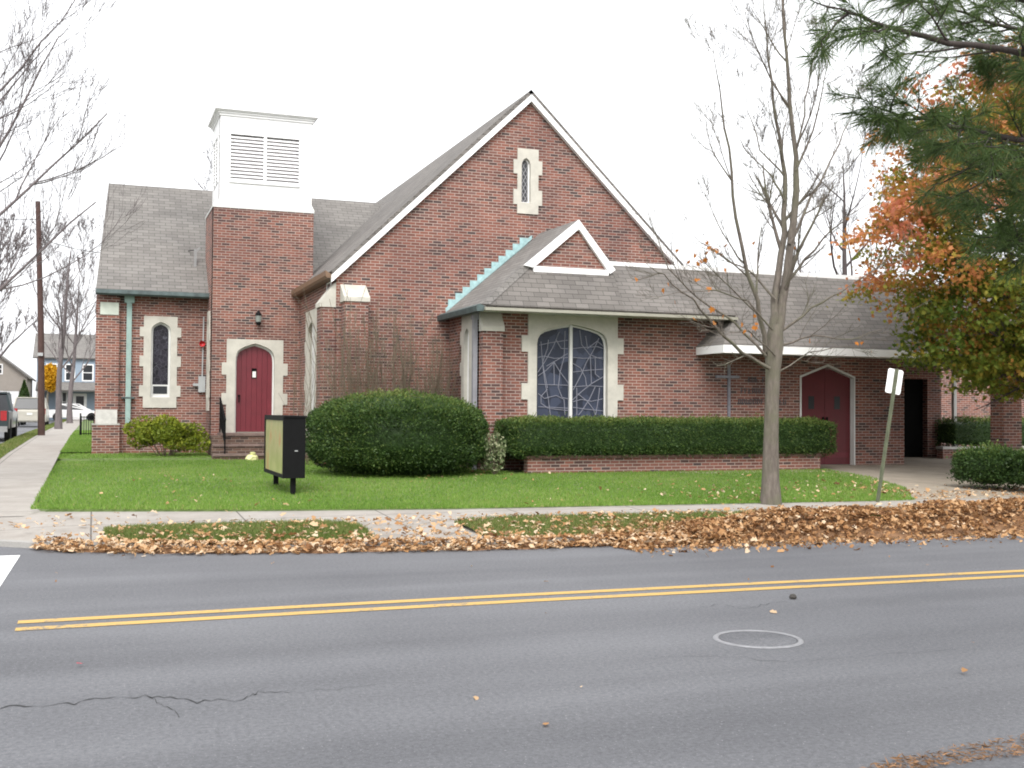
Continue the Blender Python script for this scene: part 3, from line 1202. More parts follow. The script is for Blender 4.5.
# alarm bell, conduit and box on the left wing beside the tower
ab = MB().lathe((2.74, L - .07, 3.36), [(.001, -.02), (.045, 0), (.075, .03), (.08, .06)], 16, 'Y').build('alarm_bell', M['red_plastic'], CH)
MB().box(2.66, 2.84, L - .10, L - .003, 2.05, 2.48).bar((2.52, L - .06, 2.25), (2.66, L - .06, 2.25), .07).build('meter_box', M['galv'], CH)
MB().bar((2.76, L - .03, 2.48), (2.78, L - .03, 4.1), .03).build('conduit', M['galv'], CH)

# ---- front wing
WX0, WX1 = 7.9, 19.33
bw = arch(10.12, 1.74, 1.1, 3.10, 3.56)
dd_o = [(16.2, .3), (17.8, .3), (17.8, 2.50), (17.0, 2.79), (16.2, 2.50)]
mb = MB()
mb.panel((0, W, 0), X_, [[(WX0, .15), (16.2, .15), (16.2, 2.50), (17.0, 2.79), (17.8, 2.50), (17.8, .15), (WX1, .15), (WX1, 3.86), (WX0, 3.86)], grow_loop(bw, .05)], 0, .25)
wl_o = arch(-23.98, .34, 1.5, 3.2, 3.46)
mb.panel((WX0, 0, 0), (0, -1, 0), [[(-W - .003, .15), (-G, .15), (-G, 3.95), (-W - .003, 3.95)], grow_loop(wl_o, .02)], 0, .25)
mb.panel((WX1, 0, 0), (0, 1, 0), [[(W + .003, .15), (26.6, .15), (26.6, 3.6), (W + .003, 3.6)]], 0, .25)
mb.build('front_wall', M['brick'], CH)
bs = MB().panel((0, W, 0), X_, [quoins(9.04, 11.24, 1.0, 3.84, [(1.86, 2.22), (2.92, 3.28)], .15), bw], .04, .22).build('window', M['stone'], CH)
MB().panel((0, W, 0), X_, [bw, arch(10.12, 1.66, 1.14, 3.09, 3.52)], -.08, .1).build('frame', M['white_dull'], bs)
MB().panel((0, W, 0), X_, [grow_loop(bw, .02)], -.13, .02).build('glass', M['stained'], bs)
ZP = [[(405, 215), (375, 290), (330, 370), (297, 420)], [(350, 255), (345, 300), (320, 370), (330, 460), (350, 560), (360, 640)],
      [(312, 265), (315, 320), (325, 400), (345, 500)], [(297, 345), (330, 338), (380, 350), (460, 345)], [(340, 390), (400, 355), (440, 330), (460, 322)],
      [(297, 440), (340, 410), (380, 370), (410, 420), (440, 460), (460, 490)], [(378, 365), (380, 484)], [(297, 483), (460, 488)],
      [(430, 346), (410, 420), (400, 500), (420, 550), (460, 560)], [(345, 508), (312, 545), (312, 580), (350, 606), (455, 618)], [(297, 598), (360, 600), (460, 606)],
      [(390, 540), (430, 560), (435, 640)], [(435, 210), (430, 340)], [(305, 282), (360, 270), (460, 255)], [(297, 530), (330, 555), (390, 540)], [(390, 255), (415, 300), (460, 300)],
      [(510, 205), (520, 280), (560, 330), (610, 350), (638, 355)], [(610, 245), (580, 310), (545, 370), (520, 430), (478, 510)], [(475, 345), (530, 350), (638, 345)],
      [(475, 375), (515, 400), (540, 450), (545, 490)], [(475, 420), (560, 410), (638, 405)], [(638, 440), (570, 480), (520, 520), (475, 562)], [(590, 350), (590, 430), (612, 448)],
      [(565, 338), (570, 480)], [(475, 495), (560, 490), (638, 495)], [(590, 495), (560, 560), (520, 620), (505, 640)], [(500, 530), (550, 570), (580, 610), (590, 640)],
      [(612, 500), (605, 560), (592, 640)], [(475, 572), (520, 560), (570, 570), (638, 555)], [(475, 600), (540, 610), (638, 620)], [(540, 235), (550, 300), (600, 262), (636, 292)],
      [(475, 300), (520, 295), (600, 290), (638, 302)], [(495, 500), (495, 640)]]
ld = MB()
for k_, pl_ in enumerate(ZP):
    q_ = [at(480 + x / 5.12, 290 + y / 5.12, W + .118) for x, y in pl_]
    for k2_ in range(len(q_) - 1):
        ld.bar(q_[k2_], q_[k2_ + 1] + (q_[k2_ + 1] - q_[k2_]).normalized() * .006, .0135, .016 + .0004 * (k_ % 11), (0, 1, 0))
ld.build('leading', plain('pale_lead_came', (.21, .215, .26), .5, .1, 20), bs)
MB().box(10.085, 10.155, W + .06, W + .128, 1.1, 3.55).build('mullion', M['white_dull'], bs)
ls = MB().panel((WX0, 0, 0), (0, -1, 0), [quoins(-24.36, -23.58, 1.2, 3.80, [(1.5, 1.8), (2.4, 2.7), (3.1, 3.4)], .10), wl_o], .035, .2).build('window', M['stone'], CH)
MB().panel((WX0, 0, 0), (0, -1, 0), [grow_loop(wl_o, .01), arch(-23.98, .22, 1.56, 3.18, 3.40)], -.05, .1).build('frame', M['white'], ls)
MB().panel((WX0, 0, 0), (0, -1, 0), [grow_loop(wl_o, .02)], -.12, .02).build('glass', M['glass_dark'], ls)
buttress(WX0 + .02, 8.38, W - .20, W - .003, .15, 3.34, .42, '-Y')
MB().box(WX0 - .13, WX0 - .03, W + .02, W + .12, .3, 3.72).box(WX0 - .15, WX0 - .0, W + .0, W + .14, 3.60, 3.78).build('downspout', plain('grey_downspout', (.22, .22, .24), .5, .15, 4), CH)

# double door
dd = MB()
for xa, xb in ((16.235, 16.995), (17.005, 17.765)):
    zz = lambda x: 2.47 + (.8 - abs(x - 17.0)) / .8 * .29
    dd.prism([(xa, W + .12, .33), (xb, W + .12, .33), (xb, W + .12, zz(xb)), (xa, W + .12, zz(xa))], (0, .05, 0))
ddo = dd.build('double_door', M['red_door_dark'], CH)
for x in (16.61, 17.37):
    MB().box(x - .085, x + .085, W + .115, W + .15, 1.70, 2.02).build('door_window', M['glass_dark'], ddo)
for xa, xb in ((16.3, 16.93), (17.07, 17.70)):
    MB().box(xa, xb, W + .114, W + .13, .50, .62).build('kick_plate', M['red_door'], ddo)
for x in (16.93, 17.04):
    MB().box(x, x + .03, W + .07, W + .12, 1.2, 1.5).build('handle', M['black_metal'], ddo)
fr = MB()
fr.panel((0, W, 0), X_, [[(16.19, .3), (16.225, .3), (16.225, 2.475), (17.0, 2.757), (17.775, 2.475), (17.775, .3), (17.81, .3), (17.81, 2.51), (17.0, 2.81), (16.19, 2.51)]], .03, .15)
fr.build('door_frame', M['white_dull'], CH)

# roof of the front wing
EYv, EZ = 22.5, 3.86
mb = slab([(7.74, EYv, EZ), (7.74, G, EZ + .02), (10.2, G, 5.96), (10.22, W - .06, 5.94), (8.95, W - .0, 4.86)], .07)
rr_ = slab([(11.25, W - .06, 4.55), (11.35, G, 4.6), (10.2, G, 5.96), (10.22, W - .06, 5.94)], .07)
for q in (rr_,):
    mb.v, mb.f = mb.v + q.v, mb.f + [[i + len(mb.v) for i in f] for f in q.f]
fr_roof = mb.build('front_roof', M['shingle_light'], CH)
mb = slab([(7.74, EYv, EZ), (11.1, EYv, EZ), (11.1, W - .02, 4.80), (8.93, W - .02, 4.80)], .06)
q = slab([(11.1, EYv, EZ), (13.95, EYv, EZ), (13.95, 23.6, 5.06), (11.1, 23.6, 5.06)], .06)
mb.v, mb.f = mb.v + q.v, mb.f + [[i + len(mb.v) for i in f] for f in q.f]
mb.build('skirt_roof', M['shingle'], CH)
hc = MB()
hc.face([(7.72, EYv - .01, EZ + .015), (7.90, EYv - .01, EZ + .015), (9.08, W - .04, 4.80), (8.93, W - .03, 4.875)])
hc.face([(7.72, EYv - .01, EZ + .015), (8.93, W - .03, 4.875), (8.93, W + .15, 4.885), (7.72, EYv + .2, EZ + .025)])
hc.build('hip_cap', M['shingle_light'], CH)
MB().box(11.0, 20.5, 23.6, 30, 4.7, 4.96).build('flat_roof', M['shingle'], CH)
MB().box(11.05, 20.5, 23.55, 23.66, 4.985, 5.10).build('roof_fascia', M['white'], CH)
# gablet
MB().panel((0, W - .03, 0), X_, [[(9.0, 4.74), (11.0, 4.74), (10.22, 5.86)]], 0, .05).build('gablet_wall', M['brick'], CH)
gb = MB()
gb.prism([(8.90, W - .12, 4.83), (9.13, W - .12, 4.79), (10.22, W - .12, 5.72), (10.22, W - .12, 5.93)], (0, .085, 0))
gb.prism([(11.14, W - .12, 4.84), (11.0, W - .12, 4.74), (10.22, W - .12, 5.72), (10.22, W - .12, 5.93)], (0, .085, 0))
gb.build('bargeboard', M['white'], CH)
MB().box(9.13, 10.97, W - .105, W - .036, 4.70, 4.83).build('gablet_sill', M['white'], CH)
# gutters
MB().prism([(7.66, EYv - .03, EZ + .02), (7.58, EYv - .03, EZ - .03), (7.60, EYv - .03, EZ - .14), (7.74, EYv - .03, EZ - .14), (7.78, EYv - .03, EZ - .04)], (0, G - EYv, 0)).build('gutter', M['copper_dark'], CH)
MB().box(7.76, 13.95, EYv - .10, EYv + .02, EZ - .12, EZ - .055).build('gutter', plain('beige_gutter', (.30, .29, .24), .5, .1), CH)
MB().box(7.78, 13.9, EYv + .02, W - .045, EZ - .10, EZ - .07).build('soffit', M['white_dull'], CH)
# stepped copper flashing up the gable
fl = MB()
n = 11
for k in range(n):
    t = k / n
    x = 7.86 + (9.85 - 7.86) * t
    z = 3.98 + (5.72 - 3.98) * t
    fl.box(x, x + .2, G - .012, G - .004, z - .02, z + .26)
fl.prism([(7.80, G - .03, 3.93), (9.98, G - .03, 5.80), (9.98, G - .03, 5.90), (7.80, G - .03, 4.03)], (0, .02, 0))
fl.build('step_flashing', M['copper'], CH)
# entrance canopy
cn = slab([(13.3, 21.98, 3.14), (19.45, 21.98, 3.14), (20.5, 23.6, 5.06), (13.952, 23.6, 5.06), (13.952, 22.55, 3.81)], .05)
q = slab([(13.3, 21.98, 3.14), (13.95, 22.55, 3.81), (13.95, 23.2, 3.81), (13.3, 23.2, 3.14)], .05)
cn.v, cn.f = cn.v + q.v, cn.f + [[i + len(cn.v) for i in f] for f in q.f]
cn.build('canopy_roof', M['shingle'], CH)
MB().box(13.30, 19.45, 21.97, 22.02, 2.95, 3.13).box(13.30, 13.34, 22.02, W - .003, 2.95, 3.13).build('canopy_fascia', M['white'], CH)
MB().box(13.34, 19.44, 22.02, W - .003, 2.985, 3.005).build('canopy_soffit', M['white_dull'], CH)
# cross and lettering on the wall
cx = MB().box(14.15, 14.215, W - .05, W - .004, 1.0, 2.73).box(13.82, 14.185 + .27, W - .055, W - .008, 2.42, 2.48)
cx.build('wall_cross', plain('pale_tarnished_metal', (.22, .22, .25), .5, .2, 9, .2), CH)
# rows of worn metal lettering, too weathered to read
Rl = random.Random(5)
for row, (z, xa, xb) in enumerate(((2.33, 14.72, 15.35), (2.06, 14.52, 15.55), (1.80, 14.45, 15.85))):
    x = xa
    while x < xb:
        mb = MB()
        h, w = .13, .075
        mb.box(x, x + .018, W - .022, W - .004, z, z + h)
        kind = Rl.randint(0, 4)
        if kind in (0, 1, 3):
            mb.box(x + .018, x + w, W - .022, W - .004, z + h - .018, z + h)
        if kind in (0, 2, 4):
            mb.box(x + .018, x + w, W - .022, W - .004, z, z + .018)
        if kind in (1, 2):
            mb.box(x + w - .018, x + w, W - .0218, W - .0042, z + .02, z + h - .02)
        if kind in (3, 4, 0):
            mb.box(x + .018, x + w * .85, W - .022, W - .004, z + h * .45, z + h * .45 + .018)
        x += .105 + (.08 if Rl.random() < .12 else 0)
        mb.build('letter', M['tarnish'], CH)

# ---- porch passage at the right: recessed wall, dark doorway, flat porch roof, pier and post
mb = MB()
mb.panel((0, 26.5, 0), X_, [[(WX1, .2), (22.05, .2), (22.05, 2.62), (22.92, 2.62), (22.92, .2), (23.42, .2), (23.42, 3.4), (WX1, 3.4)]], 0, .3)
mb.panel((23.42, 0, 0), (0, 1, 0), [[(26.503, .2), (32, .2), (32, 3.4), (26.503, 3.4)]], 0, .2)
mb.build('porch_wall', M['brick'], CH)
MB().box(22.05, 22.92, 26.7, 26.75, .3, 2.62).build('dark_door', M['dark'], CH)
MB().box(19.45, 23.7, 20.9, 26.6, 2.98, 3.15).build('porch_roof', M['shingle'], CH)
MB().box(19.45, 23.72, 20.86, 20.9, 2.94, 3.17).box(23.7, 23.74, 20.9, 26.6, 2.94, 3.17).build('porch_fascia', M['white_dull'], CH)
MB().box(20.42, 20.98, 21.0, 21.42, .2, 2.98).build('brick_pier', M['brick'], CH)
MB().box(23.40, 23.50, 25.95, 26.05, .3, 2.98).build('porch_post', M['white_dull'], CH)
mb = MB()
mb.panel((0, 30, 0), X_, [[(23.4, .2), (60, .2), (60, 4.4), (23.4, 4.4)]], 0, .3)
mb.build('hall_wall', M['brick'], CH)
slab([(23.3, 29.6, 4.4), (60, 29.6, 4.4), (60, 33.5, 6.4), (23.3, 33.5, 6.4)], .1).build('hall_roof', M['shingle'], CH)

# handrail on the steps
hr = thing('handrail', 'black iron handrail beside the brick steps of the red tower door', 'railing', (3.1, 29.2, .5))
mb = MB()
mb.bar((3.1, 29.95, .985), (3.1, 29.95, 1.85), .035).bar((3.1, 28.75, .48), (3.1, 28.75, 1.32), .035)
mb.bar((3.1, 28.7, 1.32), (3.1, 30.0, 1.88), .04)
mb.bar((3.1, 28.75, .75), (3.1, 29.95, 1.25), .025)
mb.build('rail_frame', M['black_metal'], hr)
for k in range(1, 9):
    y = 28.75 + k * .133
    MB().bar((3.1, y, .75 + (y - 28.75) * .416), (3.1, y, 1.34 + (y - 28.75) * .43), .018).build('baluster', M['black_metal'], hr)
# crumpled bag by the steps
V = []
bag = MB()
bag.lathe((3.72, 28.3, .30), [(.001, .0), (.14, .0), (.17, .05), (.15, .11), (.09, .16), (.05, .17), (.07, .22), (.001, .22)], 12)
for v in bag.v:
    v += Vector((rnd.gauss(0, .018), rnd.gauss(0, .018), abs(rnd.gauss(0, .01))))
props(bag.build('plastic_bag', M['cloth'], None, (3.72, 28.3, .3)), 'small crumpled pale yellow bag lying on grass before the church steps', 'bag')

# low brick planter walls
pw = thing('planter_wall', 'low brick garden wall under the long clipped hedge', 'garden wall', (12, 22, .2))
MB().box(8.55, 15.85, 21.9, 22.12, .15, .60).build('wall', M['brick'], pw)
MB().box(8.53, 15.87, 21.88, 22.14, .60, .66).build('coping', plain('brown_brick_coping', (.13, .075, .06), .85, .3, 9), pw)
pw2 = thing('planter_wall', 'dark low brick planter wall in the shade of the porch under a hedge', 'garden wall', (25, 25.6, .2))
MB().box(22.6, 34, 25.5, 25.75, .2, .60).build('wall', M['brick'], pw2)
MB().box(22.58, 34.02, 25.48, 25.77, .60, .67).build('coping', M['stone_grey'], pw2)

# ------------------------------------------------------------------ roadside sign cabinet, leaning street sign
sg = thing('sign_cabinet', 'black box sign on two posts with a faded yellow face, standing on the lawn', 'sign', (3.03, 19, .2))
mb = MB()
mb.box(2.87, 3.20, 18.0, 20.1, .50, 1.47)
mb.box(2.85, 3.22, 17.98, 20.12, 1.47, 1.50)
cab = mb.build('cabinet', M['black_metal'], sg)
mm, n_, l_, b_ = mat('faded_sign_face')
t_ = noise(n_, l_, 2.2, 3, .5)
r_ = ramp(n_, [(.35, (.34, .34, .15)), (.55, (.42, .40, .20)), (.68, (.46, .30, .15))])
l_.new(t_.outputs[0], r_.inputs[0])
l_.new(r_.outputs[0], b_.inputs['Base Color'])
b_.inputs['Roughness'].default_value = .25
MB().box(2.862, 2.869, 18.06, 20.04, .56, 1.42).build('sign_face', mm, sg)
MB().box(3.201, 3.208, 18.06, 20.04, .56, 1.42).build('sign_face', mm, sg)
mb = MB()
for a in ((2.845, 2.869, 18.0, 18.06, .5, 1.47), (2.845, 2.869, 20.04, 20.1, .5, 1.47), (2.845, 2.869, 18.06, 20.04, .5, .56), (2.845, 2.869, 18.06, 20.04, 1.42, 1.47)):
    mb.box(*a)
mb.build('face_frame', M['black_metal'], sg)
MB().box(3.03, 3.08, 17.992, 17.999, .93, .945).build('latch', M['galv'], cab)
for y in (18.15, 19.95):
    MB().box(2.995, 3.075, y - .04, y + .04, .1, .5).build('post', M['black_metal'], sg)

ss = thing('street_sign', 'leaning olive steel post with a white sign plate seen from behind', 'sign', (11.92, 14.96, .15))
b0, t0 = Vector((11.92, 14.96, .1)), at(897, 369, 15.05)
mb = MB()
mb.bar(b0, t0, .055, .03)
ax = (t0 - b0).normalized()
mb.build('post', M['post_green'], ss)
side = Vector((.94, -.34, 0))
side = (side - ax * side.dot(ax)).normalized()
ny = ax.cross(side).normalized()
fwd = Vector((.3, 1, 0)).normalized()
pc = t0 - ax * .21
w_, h_ = .125, .205
c_ = pc + fwd * .035
pl = MB()
rp = []
for sx, sz in ((-1, -1), (1, -1), (1, 1), (-1, 1)):
    for da, db in ((0, 1), (1, 0)) if (sx * sz > 0) else ((1, 0), (0, 1)):
        rp.append(c_ + side * sx * (w_ - .02 * da) + ax * sz * (h_ - .02 * db))
pl.prism(rp, fwd * .004)
pl.build('sign_plate', M['white'], ss)
for q in (.12, -.12):
    MB().tube([pc + ax * q - fwd * .02, pc + ax * q + fwd * .04], .012).build('bolt', M['steel'], ss)


# ------------------------------------------------------------------ hedges and shrubs
def rounded(P, c, h, rad):
    """push points of a box surface onto a rounded box"""
    q = np.clip(P, c - h + rad, c + h - rad)
    d = P - q
    return q + unit(d) * rad, unit(d)


def box_points(n, c, h):
    """uniform on 5 faces of a box (no bottom) plus a little of the bottom edge"""
    hx, hy, hz = h
    areas = np.array([hy * hz, hy * hz, hx * hz, hx * hz, hx * hy, hx * hy * .25])
    f = rng.choice(6, size=n, p=areas / areas.sum())
    P = rng.uniform(-1, 1, (n, 3)) * h
    P[f == 0, 0] = -hx
    P[f == 1, 0] = hx
    P[f == 2, 1] = -hy
    P[f == 3, 1] = hy
    P[f == 4, 2] = hz
    P[f == 5, 2] = -hz
    return P + c


def lumps(P, amp, s=1.6):
    return amp * (np.sin(P[:, 0] * 2.9 * s + 1.3 * P[:, 2]) * np.sin(P[:, 1] * 3.3 * s + 1) + .6 * np.sin(P[:, 0] * 6.1 * s + 2) * np.sin(P[:, 2] * 7.3 * s))


def hedge(name, label, cat, c, h, rad, n, size, material, group=None, amp=.03, up=.35, base=None, jit=.05, tint=(.45, .2)):
    c, h, rad = np.array(c, float), np.array(h, float), np.array(rad, float)
    root = thing(name, label, cat, (c[0], c[1], c[2] - h[2]), group)
    if rad.ndim == 0:
        rad = np.array([rad] * 3)
    # core, a little inside the leaves
    m = 18
    core_h = h - .08
    V, I = [], []
    for ax in range(3):
        for sg_ in (-1, 1):
            g = np.linspace(-1, 1, m)
            a, b = np.meshgrid(g, g, indexing='ij')
            P = np.zeros((m * m, 3))
            P[:, ax] = sg_
            P[:, (ax + 1) % 3] = a.ravel()
            P[:, (ax + 2) % 3] = b.ravel()
            o = sum(len(v) for v in V)
            P = P * core_h + c
            P, _ = rounded(P, c, core_h, np.minimum(rad, core_h * .999))
            V.append(P)
            for i in range(m - 1):
                for j in range(m - 1):
                    k = o + i * m + j
                    q = (k, k + m, k + m + 1, k + 1)
                    I.append(q if sg_ > 0 else q[::-1])
    V = np.concatenate(V)
    np_obj('branches', V, 4, material, root, idx=np.array(I), tint=np.full(len(V), .12), smooth=True)
    P = box_points(n, c, h)
    P, N = rounded(P, c, h, np.minimum(rad, h * .999))
    P = P + N * (lumps(P, amp) + rng.normal(0, jit, len(P)) - .02)[:, None]
    stray = rng.random(n) < .012
    P[stray] += N[stray] * rng.uniform(.03, .13, (stray.sum(), 1))
    Td = unit(N * .8 + rvec(n) * .9 + np.array([0, 0, up]))
    Q = leaf_cards(P, Td, rng.uniform(.6, 1.4, n) * size, .5)
    t = np.clip(rng.normal(tint[0], tint[1], n) + 3.0 * lumps(P, .04, .55) + 2.0 * lumps(P + 5, .04, 1.9) + .42 * np.clip(N[:, 2], 0, 1) ** 2, 0, 1)  # upward-facing leaves tinted lighter: skylight on the tops put into the colour
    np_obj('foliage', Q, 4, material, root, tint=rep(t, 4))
    return root


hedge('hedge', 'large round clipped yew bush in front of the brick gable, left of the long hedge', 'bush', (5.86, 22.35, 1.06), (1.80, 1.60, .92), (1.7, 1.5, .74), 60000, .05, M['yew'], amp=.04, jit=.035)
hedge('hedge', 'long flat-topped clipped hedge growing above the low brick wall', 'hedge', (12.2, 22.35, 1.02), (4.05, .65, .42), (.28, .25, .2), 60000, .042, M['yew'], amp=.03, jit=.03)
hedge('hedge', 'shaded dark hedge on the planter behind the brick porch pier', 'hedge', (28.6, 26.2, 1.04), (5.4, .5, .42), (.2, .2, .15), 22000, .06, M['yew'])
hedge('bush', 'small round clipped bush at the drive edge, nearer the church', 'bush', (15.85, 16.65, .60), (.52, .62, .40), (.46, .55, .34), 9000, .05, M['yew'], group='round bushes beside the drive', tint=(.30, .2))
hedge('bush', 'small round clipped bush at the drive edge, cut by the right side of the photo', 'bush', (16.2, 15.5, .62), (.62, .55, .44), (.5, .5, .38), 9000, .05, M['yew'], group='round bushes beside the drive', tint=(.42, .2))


def loose_shrub(name, label, c, rads, n, size, material, cat='shrub', stems=14, smat='stem', thr=.35, tint=(.5, .25)):
    c = Vector(c)
    root = thing(name, label, cat, c)
    tw = Twigs()
    for k in range(stems):
        a = rnd.uniform(0, 6.28)
        e = Vector((math.cos(a) * rads[0] * rnd.uniform(.2, .85), math.sin(a) * rads[1] * rnd.uniform(.2, .85), rads[2] * rnd.uniform(1.1, 1.75)))
        p0 = c + Vector((e.x * .15, e.y * .15, 0))
        tw.limb([p0, p0 + e * .4 + Vector((0, 0, .05)), c + e], [.012, .008, .004], 4)
    tw.build('stems', M[smat], root)
    # clumps
    nc = 26
    cc = rvec(nc) * rng.uniform(.45, .85, (nc, 1))
    cc[:, 2] = np.abs(cc[:, 2]) * 1.3 - .15
    cr_ = rng.uniform(.22, .4, nc)
    k = rng.integers(0, nc, n)
    P = cc[k] + rvec(n) * (cr_[k] * rng.uniform(.55, 1.0, n) ** .5)[:, None]
    P[:, 2] = np.maximum(P[:, 2], -.55)
    P = P * np.array(rads) + np.array(c) + np.array([0, 0, rads[2] * .62])
    Td = unit(rvec(n) + np.array([0, 0, .5]))
    Q = leaf_cards(P, Td, rng.uniform(.6, 1.4, n) * size, .55)
    t = np.clip(rng.normal(tint[0], tint[1], n) + rep(rng.normal(0, .12, nc), 1)[k], 0, 1)
    np_obj('foliage', Q, 4, material, root, tint=rep(t, 4))
    return root


loose_shrub('shrub', 'spreading yellow-green shrub under the narrow window of the left wing', (1.72, 29.6, .36), (1.10, .7, .68), 11000, .07, M['yellow_shrub'], tint=(.62, .25))
loose_shrub('shrub', 'small variegated shrub squeezed between the round bush and the long hedge', (7.75, 21.75, .25), (.30, .3, .55), 900, .08, M['variegated'], stems=8)

# bare climbing stems against the gable wall
bv = thing('bare_shrub', 'tall leafless shrub with thin stems in front of the brick gable', 'shrub', (6.4, 24.6, .3))
tw = Twigs()
Rb = random.Random(3)
for k in range(105):
    x0 = Rb.uniform(5.0, 7.75)
    y0 = Rb.uniform(24.3, 25.0)
    hgt = Rb.uniform(2.1, 3.7) * (1.0 if x0 < 7 else .85)
    d = Vector((Rb.gauss(0, .14), Rb.gauss(.02, .06), 1))
    if x0 < 5.9:
        y0 = Rb.uniform(24.3, 24.7)
    grow(tw, (x0, y0, .3), d, hgt, .011, 0, 1, Rb, spread=.32, trop=.3, nch=(4, 7), minr=.005, ratio=.4, wob=.08)
for k in range(14):
    grow(tw, (Rb.uniform(4.55, 4.95), Rb.uniform(25.6, 27.6), .3), Vector((Rb.gauss(0, .1), Rb.gauss(0, .12), 1)), Rb.uniform(2, 3.4), .008, 0, 1, Rb, spread=.3, trop=.3, nch=(3, 5), minr=.0035, ratio=.4, wob=.08)
tw.build('stems', M['stem'], bv)

# ------------------------------------------------------------------ trees
# street tree in front of the low wing: limbs placed one by one, then grown out
TREE_L = [
    # (pixel path as read from the photo, depth at start and end, start radius)
    ([(772, 345), (775, 300), (784, 234), (786, 176), (776, 120), (768, 60), (764, -20)], 15.1, 15.6, .085),
    ([(776, 340), (786, 281), (796, 190), (797, 156), (788, 78), (783, 0), (780, -80)], 15.1, 14.9, .095),
    ([(766, 352), (757, 300), (734, 219), (728, 148), (719, 90), (713, 50)], 15.1, 14.4, .050),
    ([(770, 368), (742, 352), (715, 326), (692, 300), (664, 275), (645, 262)], 15.0, 14.3, .040),
    ([(766, 356), (735, 322), (700, 300), (668, 268), (650, 222), (640, 180)], 15.1, 15.8, .030),
    ([(790, 245), (812, 195), (832, 160), (850, 118), (862, 80)], 15.0, 15.6, .034),
    ([(786, 285), (806, 258), (824, 238), (850, 215), (885, 195)], 15.1, 14.2, .032),
    ([(781, 332), (812, 308), (841, 291), (875, 270), (915, 240)], 15.1, 14.5, .028),
    ([(781, 345), (815, 335), (850, 340), (880, 330), (930, 300)], 15.1, 14.0, .022),
    ([(779, 372), (810, 352), (845, 346), (870, 350)], 15.1, 16.0, .018),
    ([(785, 200), (770, 175), (745, 150), (725, 120)], 15.2, 15.8, .025),
    ([(774, 300), (755, 275), (730, 262), (700, 240), (680, 220)], 15.1, 16.1, .025),
    ([(788, 180), (760, 150), (748, 110), (742, 60)], 15.3, 16, .022),
    ([(796, 170), (815, 130), (825, 80), (835, 20)], 15.0, 14.5, .026),
    ([(797, 150), (806, 100), (815, 50), (818, -10)], 15.0, 15.6, .022),
    ([(772, 330), (748, 300), (715, 290), (676, 292), (650, 300)], 15.0, 14.2, .020),
    ([(774, 355), (748, 330), (720, 335), (690, 322)], 15.0, 13.8, .016),
]
tr = thing('bare_tree', 'leafless street tree with pale forked trunk standing before the low wing', 'tree', (10.0, 15.12, .15))
tw = Twigs()
Rt_ = random.Random(21)
tp = [(771, 512), (770.5, 480), (771, 440), (772, 400), (773, 370), (774, 345), (776, 325)]
tpts = [at(u, v, 15.12) for u, v in tp]
tw.limb(tpts, [.185, .138, .117, .110, .118, .15, .105], 14)
tips = []
limbs = []
for path, ya, yb, r in TREE_L:
    n = len(path)
    pts = [at(u, v, ya + (yb - ya) * (k / (n - 1)) ** 1.2) for k, (u, v) in enumerate(path)]
    # finer, slightly crooked
    fine = []
    for k in range(n - 1):
        for q in range(3):
            fine.append(pts[k].lerp(pts[k + 1], q / 3) + Vector((Rt_.gauss(0, .008), Rt_.gauss(0, .02), Rt_.gauss(0, .008))))
    fine.append(pts[-1])
    m = len(fine)
    rad = [max(.004, r * .86 * (1 - .92 * (k / (m - 1)) ** .9)) for k in range(m)]
    tw.limb(fine, rad, 7 if r > .04 else 5)
    ln_ = sum((fine[k + 1] - fine[k]).length for k in range(m - 1))
    children(tw, fine, rad, ln_ * .52, 0, 3 if path[-1][1] < 170 else 2, Rt_, .62, .20, (8, 10) if ln_ > 2.5 else (6, 7), tips, .0024, .50, .09, t0=.12)
tw.build('trunk', M['bark'], tr)
# the few leaves left on it
low = [t for t in tips if t[0].z < 4.3]
Rt_.shuffle(low)
pts = np.array([list(t[0]) for t in low[:46]])
Q = lobed_leaves(pts + rng.normal(0, .03, pts.shape), unit(rvec(len(pts)) + np.array([0, 0, -1.2])), rng.uniform(.07, .12, len(pts)))
np_obj('leaves', Q, 12, M['orange_leaf'], tr, tint=rep(rng.uniform(0, 1, len(pts)), 12))


def bare_tree(label, base, height, r, seed, lean=(0, 0), group=None, maxl=4, spread=.6, first=.25, limbs=9, material='bark_dark', minr=.004, limb_len=.5, lr=.45, nch=(4, 6)):
    R = random.Random(seed)
    root = thing('bare_tree', label, 'tree', base, group)
    tw = Twigs()
    p = Vector(base) - Vector((0, 0, .1))
    pts, rad = [p.copy()], [r * 1.25]
    n = 9
    d = Vector((lean[0], lean[1], 1)).normalized()
    for k in range(n):
        d = (d + Vector((R.gauss(0, .05), R.gauss(0, .05), .1))).normalized()
        p = p + d * (height / n)
        pts.append(p.copy())
        rad.append(r * (1 - .9 * ((k + 1) / n) ** 1.1))
    tw.limb(pts, rad, 9)
    for k in range(limbs):
        t = first + (1 - first) * (k + R.random()) / limbs * .95
        f = t * n
        i = min(int(f), n - 1)
        q = pts[i].lerp(pts[i + 1], f - i)
        a = k * 2.4 + R.uniform(-.5, .5)
        dd = Vector((math.cos(a) * math.sin(.8), math.sin(a) * math.sin(.8), math.cos(.8)))
        grow(tw, q, dd, height * limb_len * (1.1 - .6 * t), rad[i] * lr, 1, maxl, R, spread, .35, nch, None, minr, .55, .1)
    tw.build('trunk', M[material], root)
    return root


